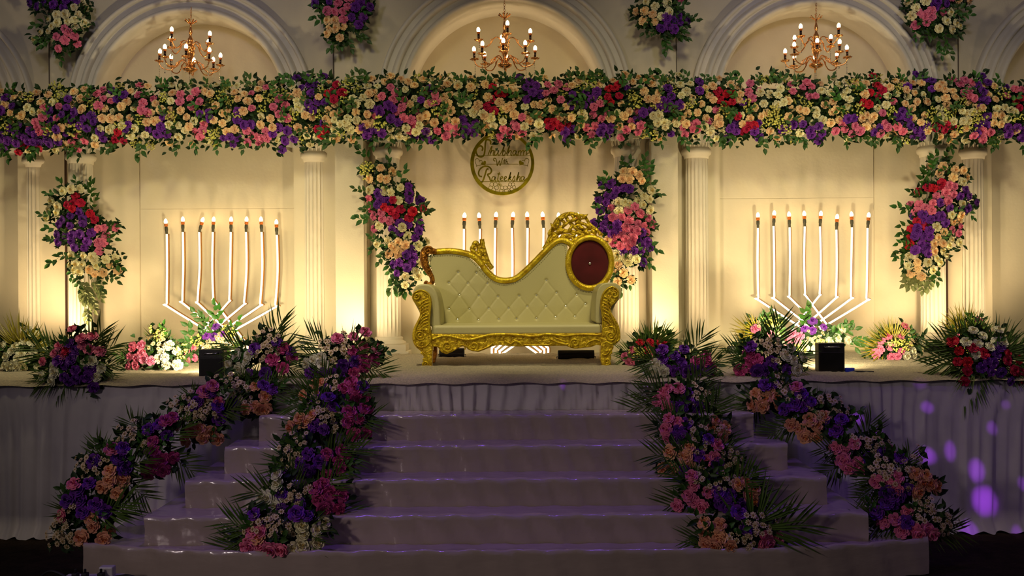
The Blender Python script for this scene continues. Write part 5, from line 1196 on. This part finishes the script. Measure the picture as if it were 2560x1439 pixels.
GT = 'flower pots lining the stairs'
ORD = ['on the stage edge', 'on the first step down', 'on the second step down', 'on the third step down', 'on the fourth step down', 'on the lowest step']
A, B_, C_, D_, E_ = ((360, 820), 4.0), ((0, 920), 2.772), ((580, 800), 4.36), ((560, 1080), 4.0), ((1540, 780), 4.5)
H_, I_, J_ = ((1580, 1060), 3.8), ((1780, 780), 4.11), ((2000, 1060), 3.8)
ROWS = [
 ('outer left', [
  ([("w 950 270;w 1040 320;w 970 400 2;w 1060 270;dz 1180 110;dz 1260 80;dz 1210 260;dz 1150 190;dz 1290 200;P 1335 150;P 1115 215;mg 1385 205;mg 1470 290;mg 1290 320;mg 1385 400;P 1460 240;P 1220 460;P 1070 510", A)], 675, 'white and pink'),
  ([("dz 900 540;dz 990 560;dz 800 510;dz 960 640;dz 880 600;bl 1115 590;bl 1200 690;bl 1120 790;bl 1220 820;bl 1025 880;bl 1150 910;bl 1195 890;P 1190 580;P 1280 620;dz 1000 740;P 900 720", A)], 635, 'peach rose and daisy'),
  ([("pk 680 585;pk 600 650;P 660 650;pk 740 740;P 540 740;P 730 790 2;P 500 790;dz 470 720;dz 590 750;dz 650 840;dz 440 880;dz 520 890;dz 600 900;dz 400 790;dz 280 770;bl 345 970;bl 485 1020;bl 565 1010;bl 600 1090;bl 660 1040;bl 430 1120;bl 735 1140", A)], 500, 'peach and purple'),
  ([("mg 280 900;mg 220 940;P 155 970;P 50 1020;P 230 1080;mg 90 1140;mg 110 1240;mg 180 1310;mg 285 1290;mg 90 1370 2;mg 190 1410", A), ("dz 960 420;dz 930 470;dz 970 540;dz 830 470;dz 870 510", B_)], 375, 'pink rose'),
  ([("P 850 560;P 820 630 2;pk 775 570;dz 690 630;dz 600 680;dz 640 740;dz 590 640;bl 765 715;bl 765 780;bl 850 775;bl 715 820;bl 815 865;P 660 650", B_)], 275, 'peach rose'),
  ([("pk 515 810;P 540 850 2;P 480 920;P 560 920 2;P 660 950 2;dz 490 1010;dz 450 1060;dz 400 1120;dz 380 1170;pk 440 1020;bl 640 1045;bl 650 1095;bl 750 1120;bl 570 1170;bl 720 1190;dz 480 1170;dz 440 1210", B_)], 240, 'purple and peach'),
 ]),
 ('inner left', [
  ([("w 910 440;w 830 470;w 1000 500;w 985 410;dz 1170 230;dz 1140 310;dz 1200 330;dz 1150 410;dz 1050 240;pk 1150 215;pk 1320 190 2;pk 1430 300 2;mg 1310 345;mg 1420 420 2;mg 1430 500;mg 1330 580;P 1205 490 2;P 1010 590 2;P 1110 580;P 1195 600 2", C_)], 855, 'pink, white and purple'),
  ([("bl 970 690;bl 910 700;bl 790 820;bl 940 790;P 1020 770;P 920 870;P 985 900 2;P 1170 870 2;P 1420 740;dz 1130 700;dz 1130 760;dz 890 910;mg 1215 750;mg 1300 690;mg 1330 760 2;mg 1430 840 2;mg 1280 860", C_)], 855, 'purple and pink'),
  ([("bl 750 1070;bl 740 1120;bl 660 1170;bl 880 1040;bl 820 1110;dz 890 960;dz 1000 990;dz 1030 1060;dz 1180 1010;dz 1120 1100;mg 1280 1010 2;mg 1370 1080;mg 1250 1120;mg 1320 1240 2;P 910 1150 2;P 1100 960 2;P 720 1270 2;P 820 1270", C_)], 815, 'peach, daisy and pink'),
  ([("P 850 220;P 770 310 2;P 660 400 2;P 960 300;mg 1025 225;mg 1165 190;mg 1140 300 2;mg 1160 360;mg 1025 430;dz 740 220;dz 660 260;dz 650 120;dz 790 60", D_)], 800, 'purple and pink'),
  ([("w 540 440;w 550 530;w 400 650;w 470 650;w 540 720;P 580 630;P 770 710;P 600 790;dz 730 580;dz 770 630;dz 690 760;dz 660 650;mg 985 525;mg 920 575;mg 1060 610 2;mg 950 670;mg 1040 740 2;mg 1140 775", D_)], 765, 'white and pink'),
  ([("P 310 830;P 830 850 2;dz 300 920;dz 380 890;dz 590 900;dz 430 950;dz 500 960;dz 600 990;dz 480 1040;pk 300 1000;pk 370 1000;bl 355 1060;pk 265 1100;pk 225 1210;pk 380 1230;pk 280 1290;pk 500 1290 2;pk 480 1360;cr 770 950;cr 915 990 2;cr 785 1030;cr 765 1150 2;cr 925 1120", D_)], 710, 'cream, pink and daisy'),
 ]),
 ('inner right', [
  ([("P 765 430;P 660 500 2;P 520 545 2;P 570 645;P 650 690;P 840 670 2;P 900 720 2;P 1045 800;mg 890 570;mg 1000 510;mg 990 570;mg 1070 620;mg 1065 740;w 445 600;w 370 660;w 490 630;w 540 750;w 440 800;w 390 740", E_)], 1700, 'purple, pink and white'),
  ([("pk 590 870;pk 540 910;pk 700 875;P 790 900;P 650 1080 2;P 900 1090 2;P 800 980;pk 480 1000;pk 540 980;dz 940 870;dz 920 980;dz 990 950;pk 580 1180;P 740 1100", E_)], 1705, 'purple and pink'),
  ([("pk 700 1250;pk 570 1320 2;P 800 1260;P 700 1350 2;pk 600 1410;dz 900 1270;dz 860 1350;dz 920 1400;dz 1010 1310;dz 1190 1390;bl 1100 1230;bl 1060 1320;bl 1210 1310;bl 1170 1400;P 760 1400", E_)], 1745, 'daisy and pink'),
  ([("bl 375 265;bl 535 230;bl 510 310;bl 385 410 2;bl 540 390;P 630 300;P 800 380;P 510 440;P 720 150;pk 780 315 2;pk 700 350;dz 640 160;dz 680 220;dz 860 345;dz 930 320;dz 950 430;dz 1040 440;dz 710 400;dz 980 380", H_)], 1765, 'peach and daisy'),
  ([("pk 570 500;pk 580 590;pk 540 680;pk 590 720 2;pk 440 800;pk 720 650;dz 650 490;dz 660 550;dz 880 520;dz 840 550;P 930 670 2;P 840 740;P 1040 750;P 910 790;P 1215 820;bl 990 580;bl 1070 560;bl 1150 620;bl 1090 680;bl 1130 730", H_)], 1800, 'pink, purple and peach'),
  ([("bl 690 940;bl 835 960;bl 710 1070 2;bl 810 1190 2;bl 790 1260;bl 930 1290;dz 1010 1060;dz 1030 1100;dz 1150 870;dz 1100 930;dz 1230 970;dz 1300 980;dz 1160 1180;pk 1260 1090 2;pk 1230 1230;pk 1280 1260;pk 1280 1330;P 1000 850;P 1080 1000", H_)], 1840, 'peach and pink'),
 ]),
 ('outer right', [
  ([("mg 380 440;mg 395 530;mg 470 495;mg 420 580;mg 295 630;P 540 590 2;P 620 640 2;P 560 710 2;P 480 680;P 400 360;dz 600 320;dz 640 420;dz 560 360;dz 680 380;dz 500 300;w 745 455;w 820 500;w 920 470;w 800 380;w 860 590", I_)], 1915, 'pink, purple and white'),
  ([("bl 455 845;bl 580 805;bl 535 905;bl 640 890;bl 430 970;bl 510 1080;dz 700 720;dz 740 780;P 620 740;P 540 760;bl 690 960", I_)], 1920, 'peach rose'),
  ([("pk 870 780;P 915 850;P 850 960 2;P 930 980;P 1010 930;dz 830 840;dz 1040 1010;dz 1130 960;dz 1230 920;dz 1250 1010;dz 1320 1020;dz 1380 1060;bl 910 1200 2;bl 1000 1110;bl 1075 1160 2;bl 960 1310;bl 1070 1310;P 1330 1130;P 1200 1150", I_)], 2040, 'peach and daisy'),
  ([("P 350 80 2;pk 430 260 2;pk 520 190;pk 405 350;pk 540 360;pk 460 465 2;dz 570 140;dz 630 210;dz 740 140;dz 720 220;P 760 270;P 840 330;pk 830 260;P 640 330", J_)], 2145, 'pink rose'),
  ([("P 950 330;dz 740 370;dz 740 430;dz 800 400;dz 780 460;dz 910 370;dz 820 490;dz 1040 410;dz 1040 530;dz 1100 290;pk 740 540;pk 860 575 2;pk 920 620;P 820 640;P 1010 610;P 930 670 2;bl 1080 470;bl 1140 560 2;bl 1200 570;bl 1270 590;bl 1180 490", J_)], 2245, 'daisy and purple'),
  ([("P 820 760 2;P 880 700;pk 900 910 2;pk 1010 840;pk 1080 990 2;pk 960 1020;dz 1180 780;dz 1190 850;dz 1120 890;dz 1280 900;dz 1340 960;dz 1180 740;dz 1420 920;pk 1250 1140;pk 1110 1150;P 1000 930", J_)], 2275, 'pink and daisy'),
 ]),
]
PR = random.Random(5)
for row, items in ROWS:
    for n, (chunks, bpx, what) in enumerate(items):
        fl = [q for d, (off, sc) in chunks for q in parse(d, off, sc)]
        bY = 7.66 if n == 0 else ST_Y[n] + (0.135 if row.startswith('inner') else 0.20)
        if n == 5 and row.startswith('outer'): bY = 6.55
        bz = ZC if n == 0 else ST_Z[n] + 0.004
        inner = row.startswith('inner'); left = row.endswith('left')
        if inner and left: pal = [(165, .34), (195, .36), (20, .34), (-15, .32), (118, .30), (45, .30)]
        elif inner: pal = [(160, .36), (185, .36), (20, .38), (50, .34), (-8, .34), (130, .30)]
        elif left: pal = [(120, .30), (-25, .30), (30, .28), (100, .26)]
        else: pal = [(-150, .30), (60, .28), (165, .34), (195, .28)]
        if n == 0: pal = [(150, .34), (62, .36), (22, .34), (-8, .32), (174, .30), (200, .26)]
        if n == 5 and row == 'outer left': pal = [(22, .46), (5, .42), (120, .26)]
        if n == 5 and row == 'outer right': pal = [(-165, .44), (-12, .40), (5, .34), (178, .40), (150, .30)]
        if n == 5 and row == 'inner right': pal = [(15, .50), (48, .44), (170, .34), (190, .34), (-110, .30)]
        if n == 5 and row == 'inner left': pal = [(180, .40), (160, .40), (195, .36), (-50, .34), (20, .34), (-80, .34)]
        pal = [(a + PR.uniform(-12, 12), l * PR.uniform(.75, 1.05)) for a, l in pal if n in (0, 5) or PR.random() < .8]
        arrangement('flower_pot', f'{what} flower pot {ORD[n]}, {row} stair row', GT, fl, bpx, bY, bz, pal, fol=200, dome=0.11, size=1.16)
